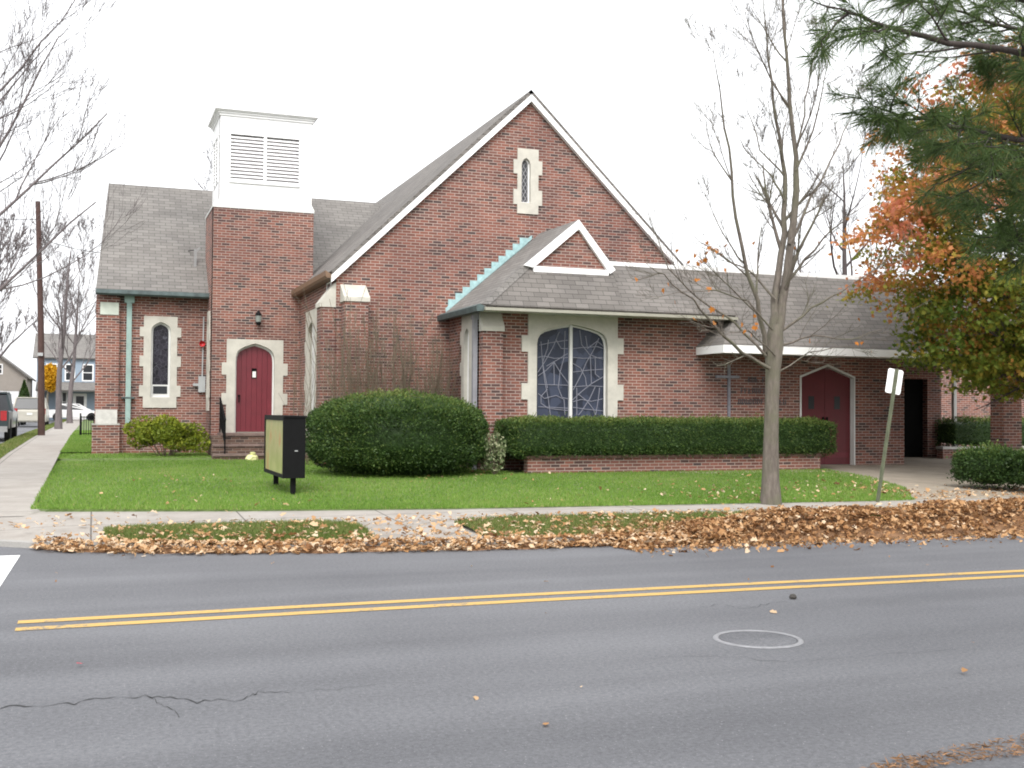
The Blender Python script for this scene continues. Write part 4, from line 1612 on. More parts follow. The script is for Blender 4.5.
bare_tree('leafless street tree whose branches reach in from the left edge of the photo', (-2.95, 19.5, .2), 11, .17, 8, (.0, 0), None, 4, .55, .16, 30, 'bark_far', .0032, .42, .26, (5, 8))
bare_tree('grey-trunked leafless tree beside the side pavement, nearer of two', (-1.62, 61, .5), 9.5, .17, 4, (.0, .0), 'bare trees along the side pavement', 4, .55, .28, 12, 'bark_far', .007, .5, .34, (4, 6))
bare_tree('grey-trunked leafless tree beside the side pavement, farther of two', (-1.50, 84, .5), 10.5, .19, 9, (.02, 0), 'bare trees along the side pavement', 4, .55, .25, 12, 'bark_far', .009, .5, .34, (4, 6))
bare_tree('leafless tree across the side street in the hazy distance', (-8.5, 95, .4), 14, .3, 15, (0, 0), None, 4, .6, .2, 13, 'bark_far', .018, .5)
bare_tree('leafless tree behind the low flat roof, left of the orange maple', (27, 36, .3), 11, .2, 23, (-.1, 0), None, 4, .6, .3, 11, 'bark_dark', .006, .5)
bare_tree('leafless treetop just showing above the left wing roof ridge', (7, 62, .4), 13.8, .25, 31, (0, 0), None, 3, .6, .3, 10, 'bark_dark', .01, .4)

# small yellow tree and evergreen far down the side street
yt = thing('yellow_tree', 'small tree with bright yellow leaves far down the side street', 'tree', (-3.4, 96, .5))
MB().tube([(-3.4, 96, .4), (-3.4, 96, 2.4), (-3.3, 96, 3.4)], [.12, .09, .05]).build('trunk', M['bark'], yt)
n = 1500
P = rvec(n) * (rng.uniform(.3, 1, (n, 1)) ** .5) * np.array([.72, .8, 1.15]) + np.array([-3.2, 96, 4.0])
np_obj('crown', leaf_cards(P, rvec(n), rng.uniform(.15, .3, n), .7), 4, M['yellow_leaf'], yt, tint=rep(rng.uniform(0, 1, n), 4))
et = thing('evergreen_tree', 'small dark conical evergreen beside the far houses', 'tree', (-5.3, 100, .5))
MB().tube([(-5.3, 100, .4), (-5.3, 100, 3.2)], [.1, .03]).build('trunk', M['bark_dark'], et)
n = 1800
h_ = rng.uniform(0, 1, n) ** 1.4
a_ = rng.uniform(0, 6.283, n)
P = np.stack([-5.3 + np.cos(a_) * (1 - h_) * 1.0, 100 + np.sin(a_) * (1 - h_) * 1.0, .6 + h_ * 3.2], 1)
np_obj('crown', leaf_cards(P, unit(rvec(n) + np.array([0, 0, .3])), rng.uniform(.15, .3, n), .5), 4, M['yew'], et, tint=rep(rng.uniform(.1, .8, n), 4))

# autumn maple
mp_ = thing('maple_tree', 'autumn maple with orange, olive and green leaves over the porch', 'tree', (18.9, 17.6, .25))
tw = Twigs()
Rm = random.Random(6)
mt = []
trunk = [Vector((18.9, 17.6, .1)), Vector((18.9, 17.6, 1.6)), Vector((18.8, 17.65, 3)), Vector((18.85, 17.7, 5)), Vector((18.8, 17.7, 7.0)), Vector((18.8, 17.7, 8.3))]
tw.limb(trunk, [.24, .19, .16, .12, .06, .02], 10)
for k in range(34):
    t = .25 + .72 * k / 33
    f = t * 5
    i = min(int(f), 4)
    q = trunk[i].lerp(trunk[i + 1], f - i)
    a = k * 2.4 + Rm.uniform(-.3, .3)
    el = .05 + .9 * t ** 1.5
    reach = (3.7 if t < .6 else 3.7 * (1 - (t - .6) / .55)) * Rm.uniform(.75, 1.0)
    dd = Vector((math.cos(a) * math.cos(el), math.sin(a) * math.cos(el), math.sin(el)))
    grow(tw, q, dd, max(.8, reach), .06 * (1.1 - t * .7), 1, 3, Rm, .65, .05, (5, 8), mt, .004, .42, .1)
tw.build('trunk', M['bark_dark'], mp_)
tipP = np.array([list(t[0]) for t in mt])
mr = np.random.default_rng(5)
cen = np.array([18.75, 17.65, 5.35])
ell = np.array([4.0, 3.7, 4.2])
nc = 900
D = unit(mr.normal(size=(nc, 3)))
cl = cen + D * ell * (mr.uniform(.25, 1.0, (nc, 1)) ** .45) * (1 + .12 * np.sin(D[:, :1] * 5 + D[:, 2:] * 7))
cl[:, 2] = np.maximum(cl[:, 2], 2.15 + mr.uniform(0, .7, nc))
inside = (np.abs((tipP - cen) / ell) ** 2).sum(1) < 1.15
tp_ = tipP[inside & (tipP[:, 2] > 2.1)]
print('tips', len(tp_))
cl = np.concatenate([cl, tp_[mr.permutation(len(tp_))[:160]]])
nL = 88000
k = rng.integers(0, len(cl), nL)
P = cl[k] + rng.normal(0, 1, (nL, 3)) * np.array([.24, .24, .11])
P[:, 2] -= .10 * (np.linalg.norm(P[:, :2] - cl[k][:, :2], axis=1) / .3)
ok = P[:, 2] > 1.85
P, k = P[ok], k[ok]
rel = (cl - cen) / ell
outer = np.linalg.norm(rel, axis=1)
tc_ = .27 + .38 * np.clip(outer - .55, 0, .6) / .45 * np.clip((cl[:, 2] - 2.6) / 3.2, 0, 1) + .16 * np.clip(-rel[:, 0], -.3, 1) * np.clip((cl[:, 2] - 3) / 2, 0, 1) + mr.normal(0, .15, len(cl))
low_ = cl[:, 2] < 2.75
tc_[low_] = mr.uniform(.2, .52, low_.sum())
t = np.clip(tc_[k] + rng.normal(0, .07, len(P)), 0, 1)
Q = lobed_leaves(P, unit(rvec(len(P)) * .9 + np.array([0, 0, -.6])), rng.uniform(.075, .13, len(P)), unit(rvec(len(P)) * .8 + np.array([0, -.3, .8])))
np_obj('crown', Q, 12, M['maple'], mp_, tint=rep(t, 12))

# white pine: branches hang into the top right
pn = thing('pine_tree', 'long-needled pine whose dark green boughs hang into the upper right', 'tree', (6.9, 3.0, .1))
tw = Twigs()
Rp = random.Random(12)
tw.limb([(6.9, 3.0, 0), (6.9, 3.05, 3), (6.85, 3.1, 6), (6.8, 3.1, 9)], [.26, .22, .17, .1], 12)
NP, ND = [], []


def needles(p, d, n, spread_=.55):
    for _ in range(n):
        v = (d + Vector((Rp.gauss(0, spread_), Rp.gauss(0, spread_), Rp.gauss(0, spread_) - .10))).normalized()
        NP.append((p.x, p.y, p.z))
        ND.append((v.x, v.y, v.z))


def pine_twig(p, d, L_, r, lvl):
    n = 5
    pts = [p.copy()]
    for k in range(n):
        d = (d + Vector((Rp.gauss(0, .10), Rp.gauss(0, .10), Rp.gauss(.03, .07)))).normalized()
        p = p + d * L_ / n
        pts.append(p.copy())
        dens = (5 if k < 2 else 15) if lvl > 0 else (3 if k < 3 else 14)
        needles(p, d, dens)
    needles(p, d, 14, .7)
    tw.limb(pts, [max(.0018, r * (1 - .75 * k / n)) for k in range(n + 1)], 4)
    if lvl < 2:
        for k in range(1, n + 1):
            if Rp.random() < (.95 if lvl == 0 else .5):
                ax_ = (pts[k] - pts[k - 1]).normalized()
                s_ = Vector((Rp.gauss(0, 1), Rp.gauss(0, 1), Rp.gauss(0, .55)))
                s_ = (s_ - ax_ * s_.dot(ax_)).normalized()
                pine_twig(pts[k], (ax_ * .75 + s_ * .7).normalized(), L_ * Rp.uniform(.35, .6), r * .55, lvl + 1)


PINE = [
    ([(1330, 130), (1150, 95), (1024, 55), (922, 35), (870, 20), (835, 8)], 3.9, 3.6, 0),
    ([(1330, 210), (1150, 175), (1024, 142), (960, 128), (925, 120), (890, 112)], 4.1, 3.9, 0),
    ([(1330, 250), (1150, 220), (1040, 185), (985, 168), (940, 150)], 4.6, 4.5, 1),
    ([(1330, 330), (1150, 280), (1050, 245), (1010, 240)], 4.4, 4.3, 1),
    ([(1330, 60), (1150, 30), (1040, 5), (960, -25), (900, -40)], 4.4, 4.2, 1),
    ([(1330, 280), (1150, 240), (1040, 215), (990, 205)], 5.2, 5.3, 1),
    ([(1330, 110), (1150, 60), (1050, 35), (980, 20), (920, -5)], 5.0, 5.0, 1),
    ([(1330, 90), (1150, 80), (1060, 70), (1010, 60)], 4.7, 4.7, 1),
]
for path, ya, yb, kind_ in PINE:
    n = len(path)
    pts = [at(u, v, ya + (yb - ya) * k / (n - 1)) for k, (u, v) in enumerate(path)]
    pts = [Vector((6.85, 3.1, pts[0].z + .1))] + pts
    fine = []
    for k in range(len(pts) - 1):
        for q in range(4):
            fine.append(pts[k].lerp(pts[k + 1], q / 4) + Vector((Rp.gauss(0, .008), Rp.gauss(0, .008), Rp.gauss(0, .006))))
    fine.append(pts[-1])
    m = len(fine)
    rad = [.020 * (1 - k / (m - 1)) ** .8 + .003 for k in range(m)]
    tw.limb(fine, rad, 6)
    for k in range(4, m):
        ax_ = (fine[k] - fine[k - 1]).normalized()
        for rep_ in range(3):
            if Rp.random() < (.66 if (kind_ or k < m * .62) else .26):
                s_ = Vector((Rp.gauss(0, 1), Rp.gauss(0, 1), Rp.gauss(-.1, .7)))
                s_ = (s_ - ax_ * s_.dot(ax_)).normalized()
                pine_twig(fine[k], (ax_ * .85 + s_ * .65).normalized(), Rp.uniform(.18, .38) * (1.0 if k < m - 3 else .7), .007, 1)
    pine_twig(fine[-1], (fine[-1] - fine[-2]).normalized(), .2, .005, 1)
tw.build('trunk', M['bark_pine'], pn)
NP, ND = np.array(NP), np.array(ND)
ln2 = rng.uniform(.07, .125, (len(NP), 1))
Bn = unit(np.cross(ND, rvec(len(NP)))) * .0009
droop = np.array([0, 0, -1.0]) * ln2 * .16
mid = NP + ND * ln2 * .55 + droop * .25
tipn = NP + ND * ln2 + droop
Q = np.stack([NP - Bn, NP + Bn, mid + Bn, tipn, mid - Bn], 1)
ti = np.clip(rng.normal(.5, .22, len(NP)), 0, 1)
np_obj('needles', Q, 5, M['pine'], pn, tint=rep(ti, 5))
print('needles', len(NP), 'maple', len(P))

# ------------------------------------------------------------------ grass
def blades(name, P, hmin, hmax, w, material, lean=.45):
    n = len(P)
    a = rng.uniform(0, 6.283, n)
    B = np.stack([np.cos(a), np.sin(a), np.zeros(n)], 1) * w
    Tt = unit(np.stack([rng.normal(0, lean, n), rng.normal(0, lean, n), np.ones(n)], 1)) * rng.uniform(hmin, hmax, (n, 1))
    V = np.stack([P - B, P + B, P + Tt], 1)
    # colour drifts over the lawn in soft patches
    patch = .12 * np.sin(P[:, 0] * 1.1 + .7 * np.sin(P[:, 1] * .9)) * np.sin(P[:, 1] * .8 + 1.3)
    t = np.clip(rng.normal(.48, .2, n) + patch + (rng.random(n) < .04) * .5 + .22 * np.clip(np.sin(P[:, 0] * 2.3 + 2 * np.sin(P[:, 1] * 1.7)) * np.sin(P[:, 1] * 2.9 + np.sin(P[:, 0] * 3.1)) - .35, 0, 1), 0, 1)
    o = np_obj(name, V, 3, material, tint=rep(t, 3))
    props(o, kind='stuff')
    return o


def scatter(fn, n, pw=1.0):
    s, t = rng.random(n), rng.random(n) ** pw
    return np.array([fn(a, b) for a, b in zip(s, t)])


P = scatter(lawn_fn, 230000, 1.35)
P = np.concatenate([P, np.stack([rng.uniform(-.78, .06, 16000), 31.4 + 25 * rng.random(16000) ** 1.5, np.zeros(16000)], 1)])
sl_ = P[:, 2] == 0
P[sl_, 2] = np.interp(P[sl_, 1], [13, 16, 20, 31, 45, 400], [.10, .15, .22, .42, .52, .52]) + .02
P = P[~((P[:, 1] > 21.9) & (P[:, 0] > 8.3)) & ~((P[:, 1] > 25.3) & (P[:, 0] > 5.2))]
o = blades('lawn_grass', P, .025, .06, .006, M['grass'])
props(o, 'short green mown grass of the church lawn', 'grass', kind='stuff')
P = np.concatenate([scatter(strip_fn(*STRIPS[0]), 26000), scatter(strip_fn(4.45, 12), 50000)])
o = blades('verge_grass', P, .03, .085, .006, M['grass_strip'], .5)
props(o, 'rough patchy grass of the kerbside verge', 'grass', kind='stuff')
P = scatter(SIDE_STRIP, 30000)
o = blades('side_verge_grass', P, .03, .08, .010, M['grass_strip'], .5)
props(o, 'grass strip between the side street and its pavement', 'grass', kind='stuff')

# ------------------------------------------------------------------ fallen leaves
def pile_h(x, y):
    """height of the raked leaf pile over the kerb at the right"""
    ky = interp(x, KX, KY)
    a = np.clip((x - 6.6) / 2.4, 0, 1)
    c = ky + .35
    wv = .62 + .12 * math.sin(x * 2.1) + .08 * math.sin(x * 5.3 + 1)
    d = (y - c) / (wv + (.32 if y > c else .05))
    amp = (.235 + .045 * math.sin(x * 1.7 + .5) + .03 * math.sin(x * 4.7)) * a
    return amp * max(0, 1 - d * d) ** 1.0


def surf_z(x, y):
    ky = kerb_y(x)
    if y < ky:
        return 0.005
    if y < walk_far(x):
        return pave_z(x, y) + .012
    return lawn_z(x, y) + .02 if x < lawn_xr(y) else .175


def gutter_h(x, y):
    """leaves drifted against the kerb face"""
    d = y - kerb_y(x)
    w = .17 + .06 * math.sin(x * 3.1) + .05 * math.sin(x * 7.7 + 2)
    if d < -w or d > .20:
        return 0.0
    return (.060 * (1 + d / w) ** 1.1 if d < 0 else .062) + .006 * math.sin(x * 11)


gl = sheet('gutter_leaf_core', 160, 14, lambda s, t: (lambda x, d: (x, kerb_y(x) + d, gutter_h(x, kerb_y(x) + d) - .012))(-.5 + 8.0 * s, -.36 + .50 * t), M['litter'], None)
props(gl, 'matted brown leaves drifted into the gutter against the kerb', 'leaves', kind='stuff')
pile = sheet('leaf_pile_core', 120, 22, lambda s, t: (lambda x, y: (x, y, max(surf_z(x, y), .0) * 0 + (pile_h(x, y) + (surf_z(x, y) if pile_h(x, y) < .02 else .03 + .04 * (y > kerb_y(x))) - .06)))(6.0 + 18 * s, 11.4 + 2.4 * t), M['litter'], None)
props(pile, 'packed brown leaves in the heart of the raked pile along the kerb', 'leaves', kind='stuff')
n = 42000
xs = 5.8 + rng.random(n) ** 1.2 * 18
ys = np.array([interp(x, KX, KY) for x in xs]) + .35 + rng.normal(0, .48, n)
zs = np.array([pile_h(x, y) + (surf_z(x, y) if pile_h(x, y) < .02 else .04 + .04 * (y > kerb_y(x))) for x, y in zip(xs, ys)]) + np.abs(rng.normal(0, .018, n))
P = np.stack([xs, ys, zs], 1)


def flat_leaves(P, smin, smax, tilt=.5):
    n = len(P)
    N = unit(np.stack([rng.normal(0, tilt, n), rng.normal(0, tilt, n), np.ones(n)], 1))
    Tq = unit(np.cross(N, rvec(n)))
    sz = np.clip(rng.lognormal(math.log((smin + smax) * .46), .38, n), smin * .5, smax * 1.4)
    B = np.cross(N, Tq) * rng.uniform(.6, 1.15, (n, 1))
    s = sz[:, None]
    curl = rng.uniform(-.4, .75, (n, 1))
    # two folded halves with ragged outline: 8 verts
    pts = [(-.5, 0, 0), (-.22, .30, 1), (.02, .24, .6), (.2, .36, 1), (.5, .02, .3), (.22, -.34, 1), (0, -.22, .6), (-.25, -.30, 1)]
    return np.stack([P + Tq * s * a + B * s * b + N * s * curl * c * .6 for a, b, c in pts], 1)


o = np_obj('leaf_pile', flat_leaves(P, .036, .082, .6), 8, M['fallen'], tint=rep(np.clip(rng.normal(.5, .24, n), 0, 1), 8))
props(o, 'long raked pile of orange-brown fallen leaves along the kerb at right', 'leaves', kind='stuff')
# gutter and scattered leaves
A = []
n = 4200
xs = -.6 + rng.random(n) * 8.2
ky = np.array([kerb_y(x) for x in xs])
ys = ky + rng.uniform(-.24, .16, n) + rng.normal(0, .05, n) + (rng.random(n) < .12) * rng.uniform(0, .35, n)
A.append(np.stack([xs, ys], 1))
n = 1700       # verge
A.append(np.stack([.2 + rng.random(n) * 12, 12.6 + rng.random(n) * 1.9], 1))
n = 260       # right end of the lawn and drive
A.append(np.stack([9 + rng.random(n) * 8, 14.8 + np.abs(rng.normal(0, 2.2, n))], 1))
n = 240       # lawn, drifted together in loose clumps
cl_ = np.stack([-.5 + rng.random(40) * 15, 15.4 + rng.random(40) ** 1.5 * 7], 1)
A.append(cl_[rng.integers(0, 40, n)] + rng.normal(0, .45, (n, 2)))
n = 70        # pavement corner
A.append(np.stack([-1.2 + rng.random(n) * 2.2, 14.2 + rng.random(n) * 1.8], 1))
n = 1100       # drive
A.append(np.stack([13 + rng.random(n) * 9, 15 + np.abs(rng.normal(0, 1.6, n))], 1))
n = 26        # road
A.append(np.stack([-1 + rng.random(n) * 10, 4.8 + rng.random(n) * 7.3], 1))
XY = np.concatenate(A)
Z = np.array([.045 * (kerb_y(x) + .2 < y < walk_near(x)) + max(surf_z(x, y) - .01, gutter_h(x, y) if x > -.5 and x < 7.5 else 0) for x, y in XY]) + .025 + np.abs(rng.normal(0, .012, len(XY)))
roadm = (XY[:, 1] < np.array([kerb_y(x) for x in XY[:, 0]]) - .8)
Z[roadm] = .012
P = np.column_stack([XY, Z])
sm = np.where(roadm, .6, 1.0)
Q = flat_leaves(P, .040, .088, .4)
Q = (Q - P[:, None, :]) * sm[:, None, None] + P[:, None, :]
o = np_obj('fallen_leaves', Q, 8, M['fallen'], tint=rep(np.clip(rng.normal(.72, .24, len(P)), 0, 1), 8))
props(o, 'loose fallen leaves scattered in the gutter, verge and lawn', 'leaves', kind='stuff')
# brown needle litter along the near kerb
n = 3000
xs = 2.0 + rng.random(n) ** .8 * 5
lim = np.interp(xs, [2.0, 2.25, 2.5, 2.9, 3.3, 4.0, 7], [.0, .06, .0, .02, .10, .22, .4])
ys = 4.1 + rng.random(n) ** 1.6 * lim
keep = ys > 4.1
P = np.stack([xs, ys, .006 + rng.random(n) * .02 * (lim > .1)], 1)[keep]
Td = unit(np.stack([rng.normal(0, 1, len(P)), rng.normal(0, 1, len(P)), rng.normal(0, .2, len(P))], 1))
o = np_obj('needle_litter', leaf_cards(P, Td, rng.uniform(.02, .07, len(P)), .12), 4, M['needle_litter'], tint=rep(rng.random(len(P)), 4))
props(o, 'brown pine needle litter swept along the near kerb', 'litter', kind='stuff')
# single things on the road
rl = np_obj('red_leaf', flat_leaves(np.array([[*gnd(80, 667), .03]]), .10, .12, .05), 8, plain('crimson_leaf', (.32, .03, .05), .6), None, tint=[0] * 8)
props(rl, 'single crimson leaf lying on the road near the left', 'leaf')
pb = MB().lathe((*gnd(793, 599), 0.0), [(.001, .0), (.028, .004), (.034, .02), (.022, .04), (.001, .045)], 7)
props(pb.build('pebble', plain('dark_pebble', (.05, .045, .04), .8)), 'small dark stone on the road just below the yellow lines', 'stone')


# ------------------------------------------------------------------ side street: pole, wire, fence, vehicles, houses
up_ = thing('utility_pole', 'tall brown wooden utility pole beside the side pavement', 'utility pole', (-1.85, 47, .5))
MB().tube([(-1.85, 47, .4), (-1.93, 47, 4.5), (-2.12, 47, 9.6)], [.135, .115, .09], 12).build('pole', M['wood_pole'], up_)
MB().box(-2.02, -1.84, 46.80, 46.88, 3.6, 3.72).build('pole_tag', M['galv'], up_)
wr_ = MB()
for (a, b, sag) in (((-2.08, 47, 8.2), (2.58, 31.93, 5.98), .35), ((-30, 52, 9), (-2.10, 47, 8.9), .3), ((-2.10, 47, 8.9), (-2.3, 160, 9.5), .8)):
    pts = []
    for k in range(13):
        t = k / 12
        p = Vector(a).lerp(Vector(b), t)
        p.z -= sag * 4 * t * (1 - t)
        pts.append(p)
    wr_.tube(pts, .011, 5)
props(wr_.build('overhead_wire', M['black_metal']), 'thin dark overhead wires running from the utility pole to the church roof', 'wire')

fn = thing('iron_fence', 'short run of black iron fence at the corner of the left wing', 'fence', (-.2, 46, .52))
for k in range(7):
    MB().bar((-.40 + k * .085, 46, .5), (-.40 + k * .085, 46, 1.3), .022).build('bar', M['black_metal'], fn)
for z in (.62, 1.25):
    MB().bar((-.44, 46.02, z), (.2, 46.02, z), .03).build('rail', M['black_metal'], fn)
MB().box(-.47, -.41, 45.97, 46.03, .45, 1.4).build('post', M['black_metal'], fn)


def xf(pts, x, y, z, s):
    return [(x + p[0] * s, y + p[1], z + p[2]) for p in pts]


def wheel(root, x, y, z, r, w, along='Y'):
    """wheel turning about X (along Y car) or about Y (along X car)"""
    ax_ = 'X' if along == 'Y' else 'Y'
    t = MB().lathe((x, y, z), [(r * .62, -w / 2), (r * .95, -w / 2), (r, -w * .35), (r, w * .35), (r * .95, w / 2), (r * .62, w / 2)], 20, ax_)
    wo_ = t.build('wheel', plain('tyre_rubber', (.012, .012, .012), .8), root)
    MB().lathe((x, y, z), [(.001, -w * .40), (r * .2, -w * .45), (r * .45, -w * .36), (r * .63, -w * .46), (r * .63, w * .46), (r * .45, w * .36), (r * .2, w * .45), (.001, w * .40)], 16, ax_).build('rim', M['galv'], wo_)


def car(name, label, cat, loc, prof, cabin, width, paint, along='Y', wheels=(.8, 3.5), r=.32, glass_inset=.0, lights='rear', group=None, flip=1):
    """profile (len, z) of the body and of the greenhouse, extruded over the width with tumblehome"""
    root = thing(name, label, cat, loc, group)
    x0, y0, z0 = loc

    def pt(l_, w_, z_):
        return Vector((x0 + w_, y0 + l_, z0 + z_)) if along == 'Y' else Vector((x0 + l_ * flip, y0 + w_, z0 + z_))
    hw = width / 2
    # body: rounded at the flanks through three stations
    mb = MB()
    st_ = [(-hw, .93), (-hw * .97, 1.0), (hw * .97, 1.0), (hw, .93)]
    zc = .55

    def ring(w_, k_):
        lm = sum(p[0] for p in prof) / len(prof)
        return [pt(lm + (p[0] - lm) * (.985 if k_ < 1 else 1), w_, zc + (p[1] - zc) * k_) for p in prof]
    rs = [ring(*s_) for s_ in st_]
    for a, b in zip(rs[:-1], rs[1:]):
        for k in range(len(prof)):
            k2 = (k + 1) % len(prof)
            mb.face([a[k], a[k2], b[k2], b[k]])
    mb.face(rs[0][::-1])
    mb.face(rs[-1])
    mb.build('body', paint, root)
    # cabin: glass block with painted roof and pillars
    zb = min(p[1] for p in cabin)
    zt = max(p[1] for p in cabin)

    def cw(z_):
        return hw * (.95 - .17 * (z_ - zb) / (zt - zb))
    g = MB()
    A_ = [pt(p[0], -cw(p[1]), p[1]) for p in cabin]
    B_ = [pt(p[0], cw(p[1]), p[1]) for p in cabin]
    for k in range(len(cabin)):
        k2 = (k + 1) % len(cabin)
        g.face([A_[k], A_[k2], B_[k2], B_[k]])
    g.face(A_[::-1])
    g.face(B_)
    g.build('windows', M['glass_dark'], root)
    rf_ = MB()
    top = [p for p in cabin if p[1] > zt - .12]
    l0, l1 = min(p[0] for p in top), max(p[0] for p in top)
    hw2 = cw(zt) + .012
    a, b = pt(l0 - .02, -hw2, zt - .03), pt(l1 + .02, hw2, zt + .03)
    rf_.box(min(a.x, b.x), max(a.x, b.x), min(a.y, b.y), max(a.y, b.y), a.z, b.z)
    for w_ in (-1, 1):
        low = sorted([p for p in cabin if p[1] <= zb + .01])
        ends = [(low[0], min(top)), (low[-1], max(top))]
        ends.append((((low[0][0] + low[-1][0]) / 2 + .1, zb), ((l0 + l1) / 2 + .1, zt)))
        for (p, q) in ends:
            rf_.bar(pt(p[0], w_ * (cw(p[1]) + .008), p[1]), pt(q[0], w_ * (cw(q[1]) + .008), q[1]), .09)
    rf_.build('roof', paint, root)
    lmin, lmax = min(p[0] for p in prof), max(p[0] for p in prof)
    dark_ = MB()
    for lw in wheels:
        for w_ in (-1, 1):
            p = pt(lw, w_ * (hw - .09), r)
            wheel(root, p.x, p.y, p.z, r, .2, along)
            c = pt(lw, w_ * (hw + .004), r + .02)
            dark_.lathe(c, [(.001, -.004), (r * 1.16, -.004), (r * 1.16, .003), (.001, .003)], 18, 'X' if along == 'Y' else 'Y')
    dark_.build('wheel_arch', M['dark'], root)
    lamp = plain(name + '_lamp', (.30, .012, .015) if lights == 'rear' else (.55, .55, .5), .25)
    for w_ in (-1, 1):
        a, b = pt(lmin - .012, w_ * hw * .93, .78), pt(lmin + .1, w_ * hw * .72, 1.12 if cat != 'car' else .92)
        MB().box(min(a.x, b.x), max(a.x, b.x), min(a.y, b.y), max(a.y, b.y), a.z, b.z).build('tail_light', lamp, root)
    a, b = pt(lmin - .06, -hw * .96, .38), pt(lmin + .1, hw * .96, .58)
    MB().box(min(a.x, b.x), max(a.x, b.x), min(a.y, b.y), max(a.y, b.y), a.z, b.z).build('bumper', paint if cat != 'pickup' else M['steel'], root)
    a, b = pt(lmin - .02, -.16, .72), pt(lmin + .02, .16, .86)
    MB().box(min(a.x, b.x), max(a.x, b.x), min(a.y, b.y), max(a.y, b.y), a.z, b.z).build('licence_plate', M['white_dull'], root)
    return root


def paint(name, c):
    m, n, l, b = mat(name)
    t = noise(n, l, 2, 3)
    r = ramp(n, [(.3, tuple(x * .93 for x in c)), (.7, c)])
    l.new(t.outputs[0], r.inputs[0])
    l.new(r.outputs[0], b.inputs['Base Color'])
    b.inputs['Roughness'].default_value = .3
    b.inputs['Coat Weight'].default_value = .5
    return m


van_prof = [(0, .3), (4.7, .3), (4.75, .75), (4.55, .95), (3.7, 1.1), (3.6, 1.1), (.1, 1.1), (-.02, .95)]
van_cab = [(.03, 1.09), (3.75, 1.09), (2.75, 1.72), (2.5, 1.78), (.5, 1.78), (.28, 1.72)]
car('minivan', 'beige minivan parked on the side street, seen from behind', 'van', (-3.6, 74, .43), van_prof, van_cab, 1.9, paint('beige_car_paint', (.40, .38, .33)), wheels=(.9, 3.8))
tk_prof = [(0, .5), (5.2, .5), (5.25, .85), (5.1, 1.08), (3.6, 1.15), (2.1, 1.15), (1.9, 1.12), (0, 1.12)]
tk_cab = [(1.95, 1.12), (3.9, 1.14), (3.25, 1.72), (3.1, 1.78), (2.2, 1.78), (2.02, 1.7)]
pk = car('pickup_truck', 'dark green pickup truck parked at the kerb, cut by the left edge', 'pickup', (-3.72, 43, .36), tk_prof, tk_cab, 1.92, paint('dark_green_car_paint', (.012, .025, .028)), wheels=(1.05, 4.3), r=.38)
car_prof = [(0, .28), (4.4, .28), (4.45, .55), (4.35, .75), (3.3, .92), (1.0, .95), (.1, .93), (-.02, .7)]
car_cab = [(.55, .93), (3.35, .91), (2.55, 1.38), (2.3, 1.42), (1.4, 1.42), (1.15, 1.38)]
car('sedan', 'white car parked crosswise before the pale blue house', 'car', (-3.6, 101, .50), car_prof, car_cab, 1.8, paint('white_car_paint', (.72, .72, .72)), along='X', wheels=(.85, 3.5))
car('sedan', 'pale silver car parked farther up the street beyond the minivan', 'car', (-5.3, 82, .42), car_prof, car_cab, 1.8, paint('silver_car_paint', (.50, .52, .56)), wheels=(.85, 3.5))


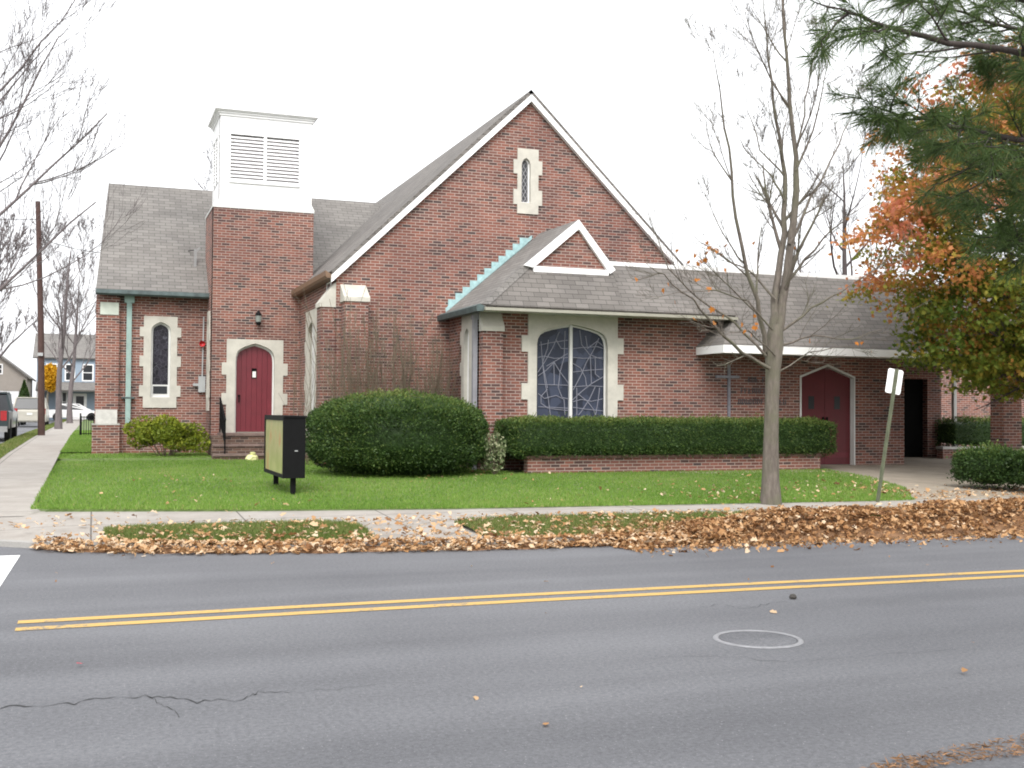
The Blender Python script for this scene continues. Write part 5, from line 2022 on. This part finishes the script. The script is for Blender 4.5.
def house(name, label, x0, x1, y, depth, z0, h, wall, roofm, ridge, ridge_axis='X', windows=(), doors=(), porch=None):
    root = thing(name, label, 'house', ((x0 + x1) / 2, y, z0))
    mb = MB()
    holes = [[(a, c), (b, c), (b, d), (a, d)] for a, b, c, d in list(windows) + list(doors)]
    if ridge_axis == 'X':
        mb.panel((0, y, 0), X_, [[(x0, z0), (x1, z0), (x1, z0 + h), (x0, z0 + h)]] + holes, 0, .2)
    else:
        xm = (x0 + x1) / 2
        mb.panel((0, y, 0), X_, [[(x0, z0), (x1, z0), (x1, z0 + h), (xm, z0 + h + ridge), (x0, z0 + h)]] + holes, 0, .2)
    mb.panel((x0, 0, 0), (0, -1, 0), [[(-y - .003, z0), (-y - depth, z0), (-y - depth, z0 + h), (-y - .003, z0 + h)]], 0, .2)
    mb.panel((x1, 0, 0), (0, 1, 0), [[(y + .003, z0), (y + depth, z0), (y + depth, z0 + h), (y + .003, z0 + h)]], 0, .2)
    mb.build('wall', wall, root)
    zt = z0 + h
    e = .35
    if ridge_axis == 'X':
        a = slab([(x0 - e, y - e, zt - .1), (x1 + e, y - e, zt - .1), (x1 + e, y + depth / 2, zt + ridge), (x0 - e, y + depth / 2, zt + ridge)], .12)
        b = slab([(x0 - e, y + depth + e, zt - .1), (x1 + e, y + depth + e, zt - .1), (x1 + e, y + depth / 2, zt + ridge), (x0 - e, y + depth / 2, zt + ridge)], .12)
    else:
        xm = (x0 + x1) / 2
        a = slab([(x0 - e, y - e, zt - .15), (x0 - e, y + depth, zt - .15), (xm, y + depth, zt + ridge + .05), (xm, y - e, zt + ridge + .05)], .12)
        b = slab([(x1 + e, y - e, zt - .15), (x1 + e, y + depth, zt - .15), (xm, y + depth, zt + ridge + .05), (xm, y - e, zt + ridge + .05)], .12)
    a.v, a.f = a.v + b.v, a.f + [[i + len(a.v) for i in f] for f in b.f]
    a.build('roof', roofm, root)
    for a, b, c, d in windows:
        w = MB().panel((0, y, 0), X_, [[(a - .1, c - .1), (b + .1, c - .1), (b + .1, d + .1), (a - .1, d + .1)], [(a, c), (b, c), (b, d), (a, d)]], .04, .1)
        w.box(a, b, y + .02, y + .05, (c + d) / 2 - .03, (c + d) / 2 + .03)
        wo_ = w.build('window', M['white'], root)
        MB().box(a, b, y + .06, y + .08, c, d).build('pane', M['glass_dark'], wo_)
    for a, b, c, d in doors:
        do_ = MB().panel((0, y, 0), X_, [[(a, c), (b, c), (b, d), (a, d)]], -.03, .05).build('door', M['white'], root)
        if b - a < 1.5:
            MB().box(a + .25, b - .25, y + .02, y + .029, c + 1.15, d - .25).build('pane', M['glass_dark'], do_)
    if porch:
        a, b, zp = porch
        slab([(a, y - 1.9, zp), (b, y - 1.9, zp), (b, y - .01, zp + .75), (a, y - .01, zp + .75)], .15).build('porch_roof', roofm, root)
        for x in np.linspace(a + .15, b - .15, 4):
            MB().box(x - .07, x + .07, y - 1.8, y - 1.66, z0, zp - .05).build('porch_post', M['white'], root)
    return root


siding_b = plain('pale_blue_siding', (.24, .30, .37), .7, .05, 3)
siding_g = plain('pale_grey_siding', (.34, .345, .36), .7, .05, 3)
siding_t = plain('pale_tan_siding', (.30, .265, .235), .7, .08, 3)
house('house', 'pale blue house with a white front door and porch ending the side street', -4.9, 4.0, 112, 9, .45, 5.9, siding_b, M['shingle_light'], 2.4, 'X',
      [(-4.0, -3.2, 4.2, 5.6), (-2.4, -1.7, 4.2, 5.6), (-.9, -.1, 4.2, 5.6), (.8, 1.6, 4.2, 5.6), (-2.65, -2.35, 1.3, 3.0)], [(-1.75, -.55, .5, 2.95)], (-4.9, 3.9, 3.25))
house('house', 'tan house with a white garage door across the side street', -11.5, -5.3, 104, 9, .45, 3.8, siding_t, M['shingle_light'], 2.5, 'Y',
      [(-8.7, -8.2, 4.5, 5.2), (-7.8, -7.3, 4.5, 5.2)], [(-8.0, -5.9, .5, 3.0)])
house('house', 'grey house with a hipped roof at the far left behind the pickup', -22, -13.5, 96, 9, .45, 4.8, siding_g, M['shingle'], 2.8, 'X',
      [(-20.5, -19.6, 1.6, 3), (-16.5, -15.6, 1.6, 3)], [(-18.4, -17.4, .5, 2.6)])
